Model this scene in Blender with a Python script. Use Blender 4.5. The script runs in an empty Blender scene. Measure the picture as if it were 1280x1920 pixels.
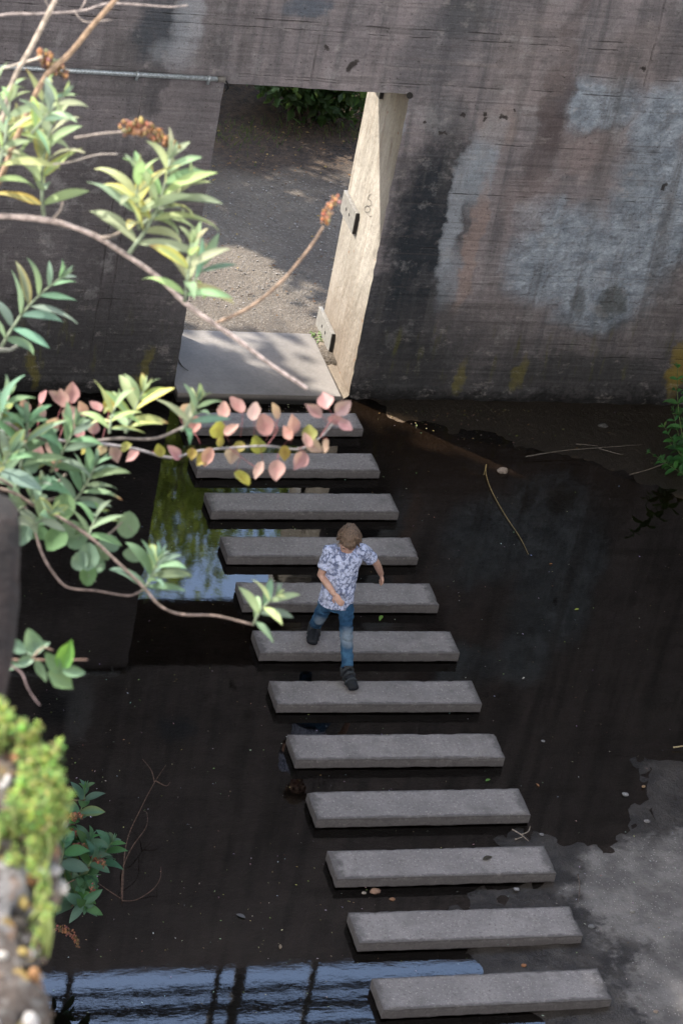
import bpy, bmesh, math, random
import numpy as np
from mathutils import Vector, Matrix, noise as mnoise

SC = bpy.context.scene
COL = SC.collection
rnd = random.Random(7)
R = math.radians

# ---------------------------------------------------------------- camera
CAM = np.array([-5.63213872, -19.42464567, 11.98335639])
CW = np.array([0.29630645, 0.79567289, -0.52830591])
CR = np.array([0.95502951, -0.24045813, 0.17348925])
CU = np.array([-0.01100524, 0.55595372, 0.83114039])
FPX = 5327.19
cd = bpy.data.cameras.new('camera')
cam = bpy.data.objects.new('camera', cd); COL.objects.link(cam)
cam.matrix_world = Matrix(((CR[0], CU[0], -CW[0], CAM[0]), (CR[1], CU[1], -CW[1], CAM[1]),
                           (CR[2], CU[2], -CW[2], CAM[2]), (0, 0, 0, 1)))
cd.sensor_fit = 'HORIZONTAL'; cd.sensor_width = 36; cd.lens = FPX / 1280 * 36
cd.clip_start = 0.1; cd.clip_end = 1500
cd.dof.use_dof = True; cd.dof.focus_distance = 20.3; cd.dof.aperture_fstop = 15
SC.camera = cam

# ---------------------------------------------------------------- sky, sun, exposure
SUN_EL = R(41.0)
TOSUN = np.array([-.732 * math.cos(SUN_EL), .682 * math.cos(SUN_EL), math.sin(SUN_EL)])
TOSUN /= np.linalg.norm(TOSUN)
wd = bpy.data.worlds.new('World'); SC.world = wd; wd.use_nodes = True
nt = wd.node_tree; nt.nodes.clear()
sky = nt.nodes.new('ShaderNodeTexSky'); sky.sky_type = 'NISHITA'; sky.sun_disc = False
sky.sun_elevation = SUN_EL; sky.sun_rotation = R(-47); sky.air_density = 1.0; sky.dust_density = 1.0; sky.ozone_density = 1.0
bg = nt.nodes.new('ShaderNodeBackground'); bg.inputs[1].default_value = 0.15
wo = nt.nodes.new('ShaderNodeOutputWorld')
wm = nt.nodes.new('ShaderNodeMix'); wm.data_type = 'RGBA'; wm.blend_type = 'MULTIPLY'; wm.inputs[0].default_value = 1; wm.inputs[7].default_value = (1.04, 1.0, .97, 1)
# white cloud added behind the viewpoint for neutral fill light, blue to the north
tc = nt.nodes.new('ShaderNodeTexCoord'); sx = nt.nodes.new('ShaderNodeSeparateXYZ'); nt.links.new(tc.outputs['Generated'], sx.inputs[0])
cn = nt.nodes.new('ShaderNodeTexNoise'); cn.inputs['Scale'].default_value = 2.6; cn.inputs['Detail'].default_value = 7; nt.links.new(tc.outputs['Generated'], cn.inputs['Vector'])
m1 = nt.nodes.new('ShaderNodeMath'); m1.operation = 'MULTIPLY_ADD'; nt.links.new(sx.outputs[1], m1.inputs[0]); m1.inputs[1].default_value = -.55; nt.links.new(cn.outputs['Fac'], m1.inputs[2])
mr_ = nt.nodes.new('ShaderNodeMapRange'); mr_.interpolation_type = 'SMOOTHSTEP'; nt.links.new(m1.outputs[0], mr_.inputs[0]); mr_.inputs[1].default_value = .42; mr_.inputs[2].default_value = .62
bw = nt.nodes.new('ShaderNodeRGBToBW'); nt.links.new(wm.outputs[2], bw.inputs[0])
cw2 = nt.nodes.new('ShaderNodeMix'); cw2.data_type = 'RGBA'; cw2.blend_type = 'MULTIPLY'; cw2.inputs[0].default_value = 1; nt.links.new(bw.outputs[0], cw2.inputs[6]); cw2.inputs[7].default_value = (1.45, 1.42, 1.44, 1)
cm = nt.nodes.new('ShaderNodeMix'); cm.data_type = 'RGBA'; nt.links.new(mr_.outputs[0], cm.inputs[0]); nt.links.new(wm.outputs[2], cm.inputs[6]); nt.links.new(cw2.outputs[2], cm.inputs[7])
nt.links.new(sky.outputs[0], wm.inputs[6]); nt.links.new(cm.outputs[2], bg.inputs[0]); nt.links.new(bg.outputs[0], wo.inputs[0])
sl = bpy.data.lights.new('sun', 'SUN'); sl.energy = 2.0; sl.angle = R(0.5); sl.color = (1, .94, .84)
so = bpy.data.objects.new('sun', sl); COL.objects.link(so)
so.rotation_euler = Vector(TOSUN).to_track_quat('Z', 'Y').to_euler()
so.location = (-20, 18, 30)
SC.view_settings.view_transform = 'Standard'; SC.view_settings.look = 'None'
SC.view_settings.gamma = 1; SC.view_settings.exposure = 2.9
SC.cycles.max_bounces = 8; SC.cycles.transparent_max_bounces = 12
SC.cycles.caustics_reflective = False; SC.cycles.caustics_refractive = False

# ---------------------------------------------------------------- pixel -> world helpers (photo pixels)
def ray(u, v): return CW + CR * (u - 640) / FPX + CU * (960 - v) / FPX
def atz(u, v, z): d = ray(u, v); return CAM + d * (z - CAM[2]) / d[2]
def atx(u, v, x): d = ray(u, v); return CAM + d * (x - CAM[0]) / d[0]
def aty(u, v, y): d = ray(u, v); return CAM + d * (y - CAM[1]) / d[1]
def atd(u, v, t): return CAM + ray(u, v) * t
def nrm(a):
    a = np.asarray(a, float); return a / (np.linalg.norm(a) + 1e-12)

# ---------------------------------------------------------------- node helper
class G:
    def __init__(s, name):
        s.m = bpy.data.materials.new(name); s.m.use_nodes = True
        s.t = s.m.node_tree; s.t.nodes.clear()
        s.out = s.t.nodes.new('ShaderNodeOutputMaterial')
    def n(s, typ, **kw):
        nd = s.t.nodes.new(typ)
        for k, v in kw.items(): setattr(nd, k, v)
        return nd
    def set(s, sock, v):
        if hasattr(v, 'is_output'): s.t.links.new(v, sock)
        elif v is not None:
            if isinstance(v, (tuple, list)) and sock.type == 'RGBA' and len(v) == 3: v = (*v, 1)
            sock.default_value = v
    def math(s, op, a, b=None, c=None, clamp=False):
        nd = s.n('ShaderNodeMath', operation=op, use_clamp=clamp)
        s.set(nd.inputs[0], a)
        if b is not None: s.set(nd.inputs[1], b)
        if c is not None: s.set(nd.inputs[2], c)
        return nd.outputs[0]
    def add(s, a, b): return s.math('ADD', a, b)
    def sub(s, a, b): return s.math('SUBTRACT', a, b)
    def mul(s, a, b): return s.math('MULTIPLY', a, b)
    def mx(s, a, b): return s.math('MAXIMUM', a, b)
    def pos(s): return s.n('ShaderNodeNewGeometry').outputs['Position']
    def obj(s): return s.n('ShaderNodeTexCoord').outputs['Object']
    def sep(s, v): nd = s.n('ShaderNodeSeparateXYZ'); s.set(nd.inputs[0], v); return nd.outputs
    def vec(s, x, y, z):
        nd = s.n('ShaderNodeCombineXYZ'); s.set(nd.inputs[0], x); s.set(nd.inputs[1], y); s.set(nd.inputs[2], z); return nd.outputs[0]
    def scale(s, v, sc):
        nd = s.n('ShaderNodeVectorMath', operation='MULTIPLY'); s.set(nd.inputs[0], v); nd.inputs[1].default_value = sc; return nd.outputs[0]
    def noise(s, v, scale, detail=4, rough=.55, col=False, dist=0):
        nd = s.n('ShaderNodeTexNoise'); s.set(nd.inputs['Vector'], v); nd.inputs['Scale'].default_value = scale
        nd.inputs['Detail'].default_value = detail; nd.inputs['Roughness'].default_value = rough; nd.inputs['Distortion'].default_value = dist
        return nd.outputs['Color' if col else 'Fac']
    def voro(s, v, scale, feature='F1', out='Distance', rand=1):
        nd = s.n('ShaderNodeTexVoronoi', feature=feature); s.set(nd.inputs['Vector'], v); nd.inputs['Scale'].default_value = scale
        nd.inputs['Randomness'].default_value = rand
        return nd.outputs[out]
    def mr(s, v, a, b, c=0., d=1., smooth=True):
        nd = s.n('ShaderNodeMapRange', interpolation_type='SMOOTHSTEP' if smooth else 'LINEAR'); s.set(nd.inputs[0], v)
        s.set(nd.inputs[1], a); s.set(nd.inputs[2], b); s.set(nd.inputs[3], c); s.set(nd.inputs[4], d)
        return nd.outputs[0]
    def mix(s, f, a, b, bt='MIX'):
        nd = s.n('ShaderNodeMix', data_type='RGBA', blend_type=bt); s.set(nd.inputs[0], f); s.set(nd.inputs[6], a); s.set(nd.inputs[7], b)
        return nd.outputs[2]
    def attr(s, name, out='Color'):
        nd = s.n('ShaderNodeAttribute', attribute_name=name); return nd.outputs[out]
    def bump(s, h, strength=.5, dist=.01, nor=None):
        nd = s.n('ShaderNodeBump'); s.set(nd.inputs['Height'], h); nd.inputs['Strength'].default_value = strength
        nd.inputs['Distance'].default_value = dist
        if nor is not None: s.set(nd.inputs['Normal'], nor)
        return nd.outputs[0]
    def princ(s, col, rough=.9, bump=None, spec=.3, metal=0):
        nd = s.n('ShaderNodeBsdfPrincipled'); s.set(nd.inputs['Base Color'], col); s.set(nd.inputs['Roughness'], rough)
        nd.inputs['Specular IOR Level'].default_value = spec; nd.inputs['Metallic'].default_value = metal
        if bump is not None: s.set(nd.inputs['Normal'], bump)
        return nd.outputs[0]
    def done(s, sh): s.t.links.new(sh, s.out.inputs[0]); return s.m

def plain(name, col, rough=.8, var=.25, scale=30, bumpd=.002, spec=.3, metal=0):
    g = G(name); p = g.obj(); n = g.noise(p, scale, 5)
    c = g.mix(g.mr(n, .3, .7), tuple(x * (1 - var) for x in col), tuple(min(1, x * (1 + var)) for x in col))
    return g.done(g.princ(c, rough, g.bump(g.noise(p, scale * 2, 4), .5, bumpd), spec, metal))

# ---------------------------------------------------------------- mesh builder
class MB:
    def __init__(s): s.v = []; s.f = []; s.c = []; s.mi = []
    def add(s, vs, fs, col=None, mi=0):
        o = len(s.v); s.v.extend([tuple(map(float, p)) for p in vs]); s.f.extend([tuple(i + o for i in f) for f in fs])
        if col is None: col = (1, 1, 1)
        if len(col) == len(vs) and not isinstance(col[0], (int, float)): s.c.extend(col)
        else: s.c.extend([col] * len(vs))
        s.mi.extend([mi] * len(fs))
    def tube(s, pts, rad, n=8, col=None, mi=0, cap=True, jit=0):
        pts = [np.asarray(p, float) for p in pts]; k = len(pts)
        if isinstance(rad, (int, float)): rad = [rad] * k
        vs = []; fs = []
        prev = None
        for i, p in enumerate(pts):
            t = nrm(pts[min(i + 1, k - 1)] - pts[max(i - 1, 0)])
            if prev is None:
                a = np.cross(t, (0, 0, 1)); a = nrm(a) if np.linalg.norm(a) > .05 else nrm(np.cross(t, (1, 0, 0)))
            else: a = nrm(prev - t * (prev @ t))
            prev = a; b = np.cross(t, a)
            for j in range(n):
                w = 2 * math.pi * j / n; r = rad[i] * (1 + (rnd.uniform(-jit, jit) if jit else 0))
                vs.append(p + a * math.cos(w) * r + b * math.sin(w) * r)
        for i in range(k - 1):
            for j in range(n):
                fs.append((i * n + j, i * n + (j + 1) % n, (i + 1) * n + (j + 1) % n, (i + 1) * n + j))
        if cap:
            fs.append(tuple(range(n - 1, -1, -1))); fs.append(tuple((k - 1) * n + j for j in range(n)))
        s.add(vs, fs, col, mi)
    def box(s, lo, hi, col=None, mi=0, M=None):
        x0, y0, z0 = lo; x1, y1, z1 = hi
        vs = [(x0, y0, z0), (x1, y0, z0), (x1, y1, z0), (x0, y1, z0), (x0, y0, z1), (x1, y0, z1), (x1, y1, z1), (x0, y1, z1)]
        if M is not None: vs = [M(p) for p in vs]
        s.add(vs, [(0, 3, 2, 1), (4, 5, 6, 7), (0, 1, 5, 4), (1, 2, 6, 5), (2, 3, 7, 6), (3, 0, 4, 7)], col, mi)
    def ball(s, c, ax, n=10, m=7, col=None, mi=0):
        # ax : three vectors (columns)
        c = np.asarray(c, float)
        if isinstance(ax, (int, float)): ax = np.eye(3) * ax
        ax = np.asarray(ax, float)
        vs = [c - ax[2]]; fs = []
        for i in range(1, m):
            ph = -math.pi / 2 + math.pi * i / m
            for j in range(n):
                th = 2 * math.pi * j / n
                vs.append(c + ax[0] * math.cos(ph) * math.cos(th) + ax[1] * math.cos(ph) * math.sin(th) + ax[2] * math.sin(ph))
        vs.append(c + ax[2]); top = len(vs) - 1
        for j in range(n):
            fs.append((0, 1 + (j + 1) % n, 1 + j)); fs.append((top, 1 + (m - 2) * n + j, 1 + (m - 2) * n + (j + 1) % n))
        for i in range(m - 2):
            for j in range(n):
                fs.append((1 + i * n + j, 1 + i * n + (j + 1) % n, 1 + (i + 1) * n + (j + 1) % n, 1 + (i + 1) * n + j))
        s.add(vs, fs, col, mi)
    def loft(s, secs, side, n=16, dome=True):
        # secs: (center, r_side, r_front)
        side = np.asarray(side, float); pts = [np.asarray(q[0], float) for q in secs]; k = len(pts); rings = []
        for i, (p, rs, rf) in enumerate(secs):
            t = nrm(pts[min(i + 1, k - 1)] - pts[max(i - 1, 0)])
            a = nrm(side - t * (side @ t)); b = np.cross(t, a)
            rings.append((pts[i], a, b, rs, rf, t))
        if dome:
            p, a, b, rs, rf, t = rings[0]; r = min(rs, rf) * .6
            pre = [(p - t * r * math.sin(w), a, b, rs * math.cos(w), rf * math.cos(w), t) for w in (1.45, 1.0, .5)]
            p, a, b, rs, rf, t = rings[-1]; r = min(rs, rf) * .6
            post = [(p + t * r * math.sin(w), a, b, rs * math.cos(w), rf * math.cos(w), t) for w in (.5, 1.0, 1.45)]
            rings = pre + rings + post
        vs = []; fs = []
        for p, a, b, rs, rf, t in rings:
            for j in range(n):
                w = 2 * math.pi * j / n; vs.append(p + a * rs * math.cos(w) + b * rf * math.sin(w))
        K = len(rings)
        for i in range(K - 1):
            for j in range(n): fs.append((i * n + j, i * n + (j + 1) % n, (i + 1) * n + (j + 1) % n, (i + 1) * n + j))
        fs.append(tuple(range(n - 1, -1, -1))); fs.append(tuple((K - 1) * n + j for j in range(n)))
        s.add(vs, fs)
    def lance(s, base, d, up, L, W, droop=.5, fold=.25, col=(.2, .3, .15), edge=None, tip=None, n=7, peak=.42, wav=.0):
        # pointed leaf bent along its length
        base = np.asarray(base, float); d = nrm(d); up = np.asarray(up, float); up = nrm(up - d * (up @ d)); sd = np.cross(d, up)
        if edge is None: edge = col
        p = base.copy(); vs = []; cs = []; ang = 0; tw = rnd.uniform(-.5, .5)
        for i in range(n + 1):
            t = i / n
            w = W * .5 * (math.sin(math.pi * min(1, t ** (math.log(.5) / math.log(peak)))) ** .85 if 0 < t < 1 else (.12 if t == 0 else 0.02))
            a = droop * t * t
            dd = d * math.cos(a) - up * math.sin(a); uu = up * math.cos(a) + d * math.sin(a)
            if i: p = p + dd * L / n
            k = tw * t; s2 = sd * math.cos(k) + uu * math.sin(k); u2 = uu * math.cos(k) - sd * math.sin(k)
            wv = wav * W * math.sin(t * 9 + tw * 5)
            vs += [p + s2 * w + u2 * (w * fold * 1.2 + wv), p, p - s2 * w + u2 * (w * fold * 1.2 - wv)]
            ce = edge; cm = tuple(min(1, x * 1.18) for x in col)
            if tip is not None and t > .72:
                f = (t - .72) / .28; ce = tuple(a_ * (1 - f) + b_ * f for a_, b_ in zip(edge, tip)); cm = tuple(a_ * (1 - f) + b_ * f for a_, b_ in zip(cm, tip))
            cs += [ce, cm, ce]
        fs = []
        for i in range(n):
            o = i * 3
            fs += [(o, o + 1, o + 4, o + 3), (o + 1, o + 2, o + 5, o + 4)]
        s.add(vs, fs, cs)
    def round_leaf(s, base, d, up, L, W, col, vein=None, cup=.15, n=12, pt=.12):
        base = np.asarray(base, float); d = nrm(d); up = np.asarray(up, float); up = nrm(up - d * (up @ d)); sd = np.cross(d, up)
        vs = [base + d * L * .5 - up * cup * L * .3]; cs = [vein or col]
        for ring in (.55, 1):
            for j in range(n):
                w = 2 * math.pi * j / n; c, q = math.cos(w), math.sin(w)
                r = ring * (1 + rnd.uniform(-.07, .07)); x = c * L * .5 * r * (1 + (pt * max(0, c) ** 6)); y = q * W * .5 * r * (1 - pt * .9 * abs(c) ** 2 * (1.2 if c > 0 else .5))
                vs.append(base + d * (L * .5 + x) + sd * y + up * cup * L * (ring * ring * (.2 + .5 * abs(q)) - .3 + rnd.uniform(-.06, .06) * ring)); cs.append(col)
        fs = [(0, 1 + j, 1 + (j + 1) % n) for j in range(n)]
        fs += [(1 + j, 1 + n + j, 1 + n + (j + 1) % n, 1 + (j + 1) % n) for j in range(n)]
        s.add(vs, fs, cs)
    def build(s, name, mat, parent=None, smooth=True, origin=None, bevel=None):
        me = bpy.data.meshes.new(name)
        v = np.array(s.v, float).reshape(-1, 3)
        if parent is not None: origin = world_loc(parent)
        if origin is None:
            origin = np.array([(v[:, 0].min() + v[:, 0].max()) / 2, (v[:, 1].min() + v[:, 1].max()) / 2, v[:, 2].min()])
        me.from_pydata((v - np.asarray(origin)).tolist(), [], s.f)
        if isinstance(mat, (list, tuple)):
            for m in mat: me.materials.append(m)
            me.polygons.foreach_set('material_index', s.mi)
        else: me.materials.append(mat)
        ca = me.color_attributes.new('tint', 'FLOAT_COLOR', 'POINT')
        a = np.ones((len(v), 4), np.float32); a[:, :3] = np.array(s.c, np.float32).reshape(-1, 3); ca.data.foreach_set('color', a.ravel())
        if smooth: me.polygons.foreach_set('use_smooth', [True] * len(me.polygons))
        me.update()
        if bevel:
            bm = bmesh.new(); bm.from_mesh(me)
            bmesh.ops.remove_doubles(bm, verts=bm.verts, dist=1e-5)
            bmesh.ops.bevel(bm, geom=list(bm.edges), offset=bevel, segments=2, profile=.6, affect='EDGES')
            bm.to_mesh(me); bm.free()
        o = bpy.data.objects.new(name, me); COL.objects.link(o)
        if parent is not None: o.parent = parent
        else: o.location = tuple(origin)
        return o

def world_loc(o):
    p = np.array(o.location, float)
    while o.parent is not None: o = o.parent; p = p + np.array(o.location, float)
    return p

def tag(o, label=None, cat=None, group=None, kind=None):
    if label: o['label'] = label
    if cat: o['category'] = cat
    if group: o['group'] = group
    if kind: o['kind'] = kind
    return o

def empty(name, loc, label, cat, group=None):
    o = bpy.data.objects.new(name, None); COL.objects.link(o); o.location = tuple(map(float, loc)); o.empty_display_size = .2
    return tag(o, label, cat, group)

def blob(name, mb, mat, parent, voxel=.006, smooth=4, fn=None):
    """union of closed overlapping shapes as ONE continuous surface"""
    o = mb.build('tmp', mat, parent)
    m = o.modifiers.new('r', 'REMESH'); m.mode = 'VOXEL'; m.voxel_size = voxel; m.use_smooth_shade = True
    dg = bpy.context.evaluated_depsgraph_get(); dg.update()
    me = bpy.data.meshes.new_from_object(o.evaluated_get(dg))
    bm = bmesh.new(); bm.from_mesh(me)
    for _ in range(smooth): bmesh.ops.smooth_vert(bm, verts=bm.verts, factor=.5, use_axis_x=True, use_axis_y=True, use_axis_z=True)
    if fn:
        bm.normal_update()
        for v in bm.verts: v.co += v.normal * fn(v.co)
    bm.to_mesh(me); bm.free()
    if not me.materials: me.materials.append(mat)
    me.polygons.foreach_set('use_smooth', [True] * len(me.polygons))
    me.name = name; bpy.data.objects.remove(o)
    r = bpy.data.objects.new(name, me); COL.objects.link(r); r.parent = parent
    return r

# ================================================================ MATERIALS
def leaf_mat(name, trans=.35, rough=.55, var=.2, spec=.35):
    g = G(name); c = g.attr('tint'); p = g.obj(); n = g.noise(p, 60, 3)
    c = g.mix(var, c, g.mix(n, (.0, .0, .0), (1, 1, 1)), 'OVERLAY')
    b = g.bump(g.noise(p, 160, 3), .3, .002)
    pr = g.princ(c, rough, b, spec)
    tr = g.n('ShaderNodeBsdfTranslucent'); g.set(tr.inputs[0], g.mix(.2, c, (.50, .65, .15)))
    ms = g.n('ShaderNodeMixShader'); ms.inputs[0].default_value = trans
    g.t.links.new(pr, ms.inputs[1]); g.t.links.new(tr.outputs[0], ms.inputs[2])
    return g.done(ms.outputs[0])

def tint_mat(name, rough=.8, var=.3, scale=60, bumpd=.003, spec=.25):
    g = G(name); p = g.obj(); n = g.noise(p, scale, 5)
    c = g.mix(var, g.attr('tint'), g.mix(g.mr(n, .25, .75), (0, 0, 0), (1, 1, 1)), 'OVERLAY')
    return g.done(g.princ(c, rough, g.bump(n, .6, bumpd), spec))

H = .09           # stone tops above the water
YW = .39          # wall front plane
YB = 1.43         # wall back plane
XL, XR, ZL = .055, 1.592, 2.85    # doorway

def wall_material():
    g = G('weathered_board_marked_concrete'); P = g.pos(); x, y, z = g.sep(P)
    warp = g.noise(P, 2.2, 4, col=True)
    wx, wy, wz = g.sep(warp)
    w2 = g.sep(g.noise(P, 8, 4, .65, col=True))
    xw = g.add(x, g.add(g.mul(g.sub(wx, .5), .34), g.mul(g.sub(w2[0], .5), .16))); zw = g.add(z, g.add(g.mul(g.sub(wz, .5), .34), g.mul(g.sub(w2[2], .5), .16)))
    fine = g.noise(P, 26, 6, .65); finer = g.noise(P, 90, 4, .6); big = g.noise(P, .9, 4)
    # base tones: warm purplish grey, patches
    c = g.mix(g.mr(big, .3, .7), (.198, .179, .187), (.285, .252, .255))
    mid = g.noise(g.scale(P, (1, 1, .55)), 3.1, 5, .6)
    c = g.mix(g.mul(g.mr(mid, .45, .72), .55), c, (.17, .165, .172))
    # vertical run-off streaks
    st = g.noise(g.scale(P, (5, 5, .22)), 1.6, 5, .6)
    c = g.mix(g.mul(g.mr(st, .48, .66), .62), c, (.085, .085, .092))
    st2 = g.noise(g.scale(P, (9, 9, .3)), 1.3, 3, .6)
    zone1 = g.mr(g.noise(P, 1.1, 3), .42, .6); zone2 = g.mr(g.noise(g.scale(P, (1, 1, 1.4)), 1.7, 3), .42, .58)
    c = g.mix(g.mul(g.mul(g.mr(st2, .54, .76), .3), zone1), c, (.40, .385, .38))
    # horizontal board marks
    hb = g.noise(g.scale(P, (.35, .35, 9)), 1.5, 4, .6)
    c = g.mix(g.mul(g.mul(g.mr(hb, .5, .66), .6), g.add(.25, g.mul(zone2, .75))), c, (.10, .09, .09))
    hb2 = g.noise(g.scale(P, (.5, .5, 14)), 1.7, 3, .6)
    c = g.mix(g.mul(g.mul(g.mr(hb2, .56, .7), .34), g.sub(1., g.mul(zone2, .6))), c, (.36, .31, .29))
    def ell(u, v, ru, rv, soft=.35, amp=.5, ang=0., sc=3.0):
        p = aty(u, v, YW); a = ru * .00388; b = rv * .0046
        dx = g.sub(xw, float(p[0])); dz = g.sub(zw, float(p[2]))
        if ang:
            ca, sa = math.cos(ang), math.sin(ang)
            dx, dz = g.add(g.mul(dx, ca), g.mul(dz, sa)), g.sub(g.mul(dz, ca), g.mul(dx, sa))
        q = g.add(g.math('POWER', g.math('ABSOLUTE', g.mul(dx, 1 / a)), 2.4), g.math('POWER', g.math('ABSOLUTE', g.mul(dz, 1 / b)), 2.4))
        q = g.add(q, g.mul(g.sub(fine, .5), amp))
        return g.mr(q, 1 + soft * 2.2, max(.05, 1 - soft * 1.5))
    def lay(c, m, col, k): return g.mix(g.mul(m, k), c, col)
    # broad tone zones
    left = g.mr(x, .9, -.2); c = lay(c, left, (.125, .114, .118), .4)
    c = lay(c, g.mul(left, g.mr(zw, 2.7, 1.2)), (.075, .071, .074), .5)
    # pale blue-grey skim patches (rough render)
    rough = None
    for (u, v, ru, rv, so_) in [(1125, 190, 85, 48, .5), (1240, 235, 62, 75, .5), (1205, 420, 78, 190, .4), (1060, 480, 120, 90, .5), (1120, 570, 95, 55, .45),
                                (1010, 420, 60, 45, .6), (1270, 400, 50, 150, .5)]:
        e = ell(u, v, ru, rv, so_, .9); rough = e if rough is None else g.mx(rough, e)
    rp = g.mix(g.mr(g.noise(P, 5, 6, .72), .36, .64), (.20, .238, .282), (.395, .45, .51))
    c = lay(c, rough, rp, .92)
    for (u, v, ru, rv, col, k) in [
        (300, 52, 50, 55, (.055, .065, .078), .85), (352, 30, 26, 55, (.40, .42, .45), .55), (330, 95, 40, 22, (.36, .38, .41), .35),
        (577, 5, 38, 20, (.10, .12, .15), .8), (292, 160, 18, 45, (.06, .06, .065), .6), (410, 90, 16, 30, (.08, .08, .085), .45),
        (800, 440, 72, 185, (.016, .022, .029), .95), (745, 590, 85, 90, (.022, .027, .033), .85), (800, 620, 110, 60, (.05, .05, .055), .55),
        (745, 240, 12, 50, (.30, .33, .37), .5), (852, 400, 15, 130, (.36, .39, .43), .72), (838, 520, 18, 60, (.33, .36, .40), .5),
        (905, 300, 26, 80, (.33, .38, .43), .65), (880, 460, 14, 130, (.30, .22, .19), .6), (925, 240, 40, 40, (.30, .24, .215), .5),
        (870, 25, 55, 40, (.065, .07, .075), .75), (815, 95, 70, 85, (.10, .10, .11), .55), (840, 220, 45, 40, (.10, .105, .115), .55),
        (1040, 200, 34, 75, (.095, .075, .075), .85), (1005, 300, 26, 70, (.11, .09, .09), .7), (1078, 60, 15, 80, (.12, .10, .10), .6),
        (985, 380, 60, 60, (.25, .205, .20), .5), (1090, 285, 60, 45, (.27, .215, .205), .6), (1000, 120, 80, 90, (.255, .215, .205), .4),
        (1150, 562, 30, 34, (.085, .09, .085), .75), (1085, 560, 18, 30, (.12, .13, .135), .6), (1180, 330, 40, 60, (.18, .2, .225), .5),
        (1190, 110, 70, 60, (.24, .20, .19), .4), (1262, 60, 30, 90, (.10, .095, .1), .6), (1255, 560, 40, 70, (.10, .09, .09), .6),
        (930, 610, 90, 60, (.17, .15, .15), .5), (1100, 690, 150, 30, (.05, .055, .055), .6), (760, 690, 90, 60, (.035, .038, .042), .75),
        (200, 330, 90, 60, (.07, .065, .068), .5), (250, 480, 110, 80, (.06, .056, .058), .5), (150, 600, 150, 70, (.045, .043, .044), .6)]:
        c = lay(c, ell(u, v, ru, rv, .75 if min(col) > .27 else .48, 1.4 if min(col) > .27 else 1.0), col, k)
    dr = g.noise(g.scale(P, (3.2, 3.2, .12)), 1.5, 4, .6); c = g.mix(g.mul(g.mr(dr, .50, .64), g.mul(zone1, .6)), c, (.10, .095, .095))
    bd_ = g.math('FRACT', g.mul(g.add(z, g.mul(g.sub(wz, .5), .012)), 6.4)); bln = g.mul(g.math('ADD', g.mr(bd_, .07, .0), g.mr(bd_, .93, 1.)), g.mr(g.noise(g.scale(P, (.8, .8, 3)), 2., 3), .42, .62)); c = g.mix(g.mul(bln, .38), c, (.09, .08, .078))
    po = g.noise(P, 38, 3, .5); c = g.mix(g.mul(g.mr(po, .63, .72), .45), c, (.07, .062, .06)); mo = g.noise(P, 4.2, 6, .68); c = g.mix(g.mul(g.mr(mo, .53, .66), .38), c, (.105, .10, .105)); c = g.mix(g.mul(g.mr(mo, .44, .33), .3), c, (.36, .35, .35))
    # bolt stains and pits
    for (u, v, r_) in [(937, 218, 6), (902, 212, 5), (868, 212, 5), (905, 222, 4), (963, 210, 4), (1205, 128, 5), (797, 228, 5), (661, 120, 8), (1242, 348, 5), (838, 254, 4), (610, 97, 5)]:
        c = lay(c, ell(u, v, r_, r_, .5, .3), (.03, .025, .022), .9)
    # algae and wet foot of the wall
    zn = g.add(zw, g.mul(g.sub(fine, .5), .25))
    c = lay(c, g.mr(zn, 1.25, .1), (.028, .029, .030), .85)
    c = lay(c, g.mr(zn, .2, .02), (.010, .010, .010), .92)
    ys = g.noise(g.scale(P, (6, 6, 1.1)), 2.2, 4)
    c = lay(c, g.mul(g.mul(g.mr(zn, .15, .3), g.mr(zn, .95, .5)), g.mr(ys, .55, .75)), (.085, .082, .02), .6)
    c = lay(c, ell(1268, 690, 20, 55, .6, .8), (.22, .16, .02), .7)
    for (u, v) in [(860, 700), (975, 695), (60, 690), (270, 690)]:
        c = lay(c, ell(u, v, 12, 30, .7, .8), (.16, .14, .02), .45)
    # joints (formwork seams)
    def hline(u0, v0, w=.006, x0=-99, x1=99):
        zz = float(aty(u0, v0, YW)[2])
        m = g.mr(g.math('ABSOLUTE', g.sub(g.add(z, g.mul(g.sub(wz, .5), .03)), zz)), w * 1.5, w * .2)
        m = g.mul(m, g.mul(g.mr(x, x0, x0 + .15), g.mr(x, x1, x1 - .15)))
        return g.mul(m, g.mr(g.noise(P, 3, 4, .7), .46, .62))
    def vline(u0, v0, w=.006, z0=-9, z1=99):
        xx = float(aty(u0, v0, YW)[0])
        m = g.mr(g.math('ABSOLUTE', g.sub(g.add(x, g.mul(g.sub(wx, .5), .03)), xx)), w * 1.5, w * .2)
        return g.mul(g.mul(m, g.mr(g.noise(P, 3.3, 4, .7), .36, .6)), g.mul(g.mr(z, z0, z0 + .05), g.mr(z, z1, z1 - .05)))
    js = None
    for m in [hline(900, 165), hline(1180, 95), hline(1150, 145, .004, 2.9), hline(1000, 275, .007, 2.1), hline(1000, 370, .007, 2.0), hline(860, 468, .005, 1.9, 2.7),
              hline(560, 40, .007), hline(560, 150, .004, .0, 1.7), hline(200, 400, .004, -9, .05), hline(200, 560, .005, -9, .05), hline(1160, 650, .006, 3.2), hline(1200, 672, .005, 3.3), hline(960, 560, .005, 1.9),
              vline(596, 80, .007, 2.85, 3.33), vline(1222, 100, .008, 3.0, 9), vline(255, 250, .006, .3, 2.9), vline(190, 520, .006, .1, 2.2)]:
        js = m if js is None else g.mx(js, m)
    c = lay(c, js, (.07, .06, .058), .34)
    bl = g.noise(g.scale(P, (1, 1, 1.6)), 7, 6, .7)
    c = g.mix(g.mul(g.mr(bl, .54, .72), .38), c, (.075, .066, .066)); c = g.mix(g.mul(g.mr(bl, .44, .30), .25), c, (.44, .40, .38))
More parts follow.
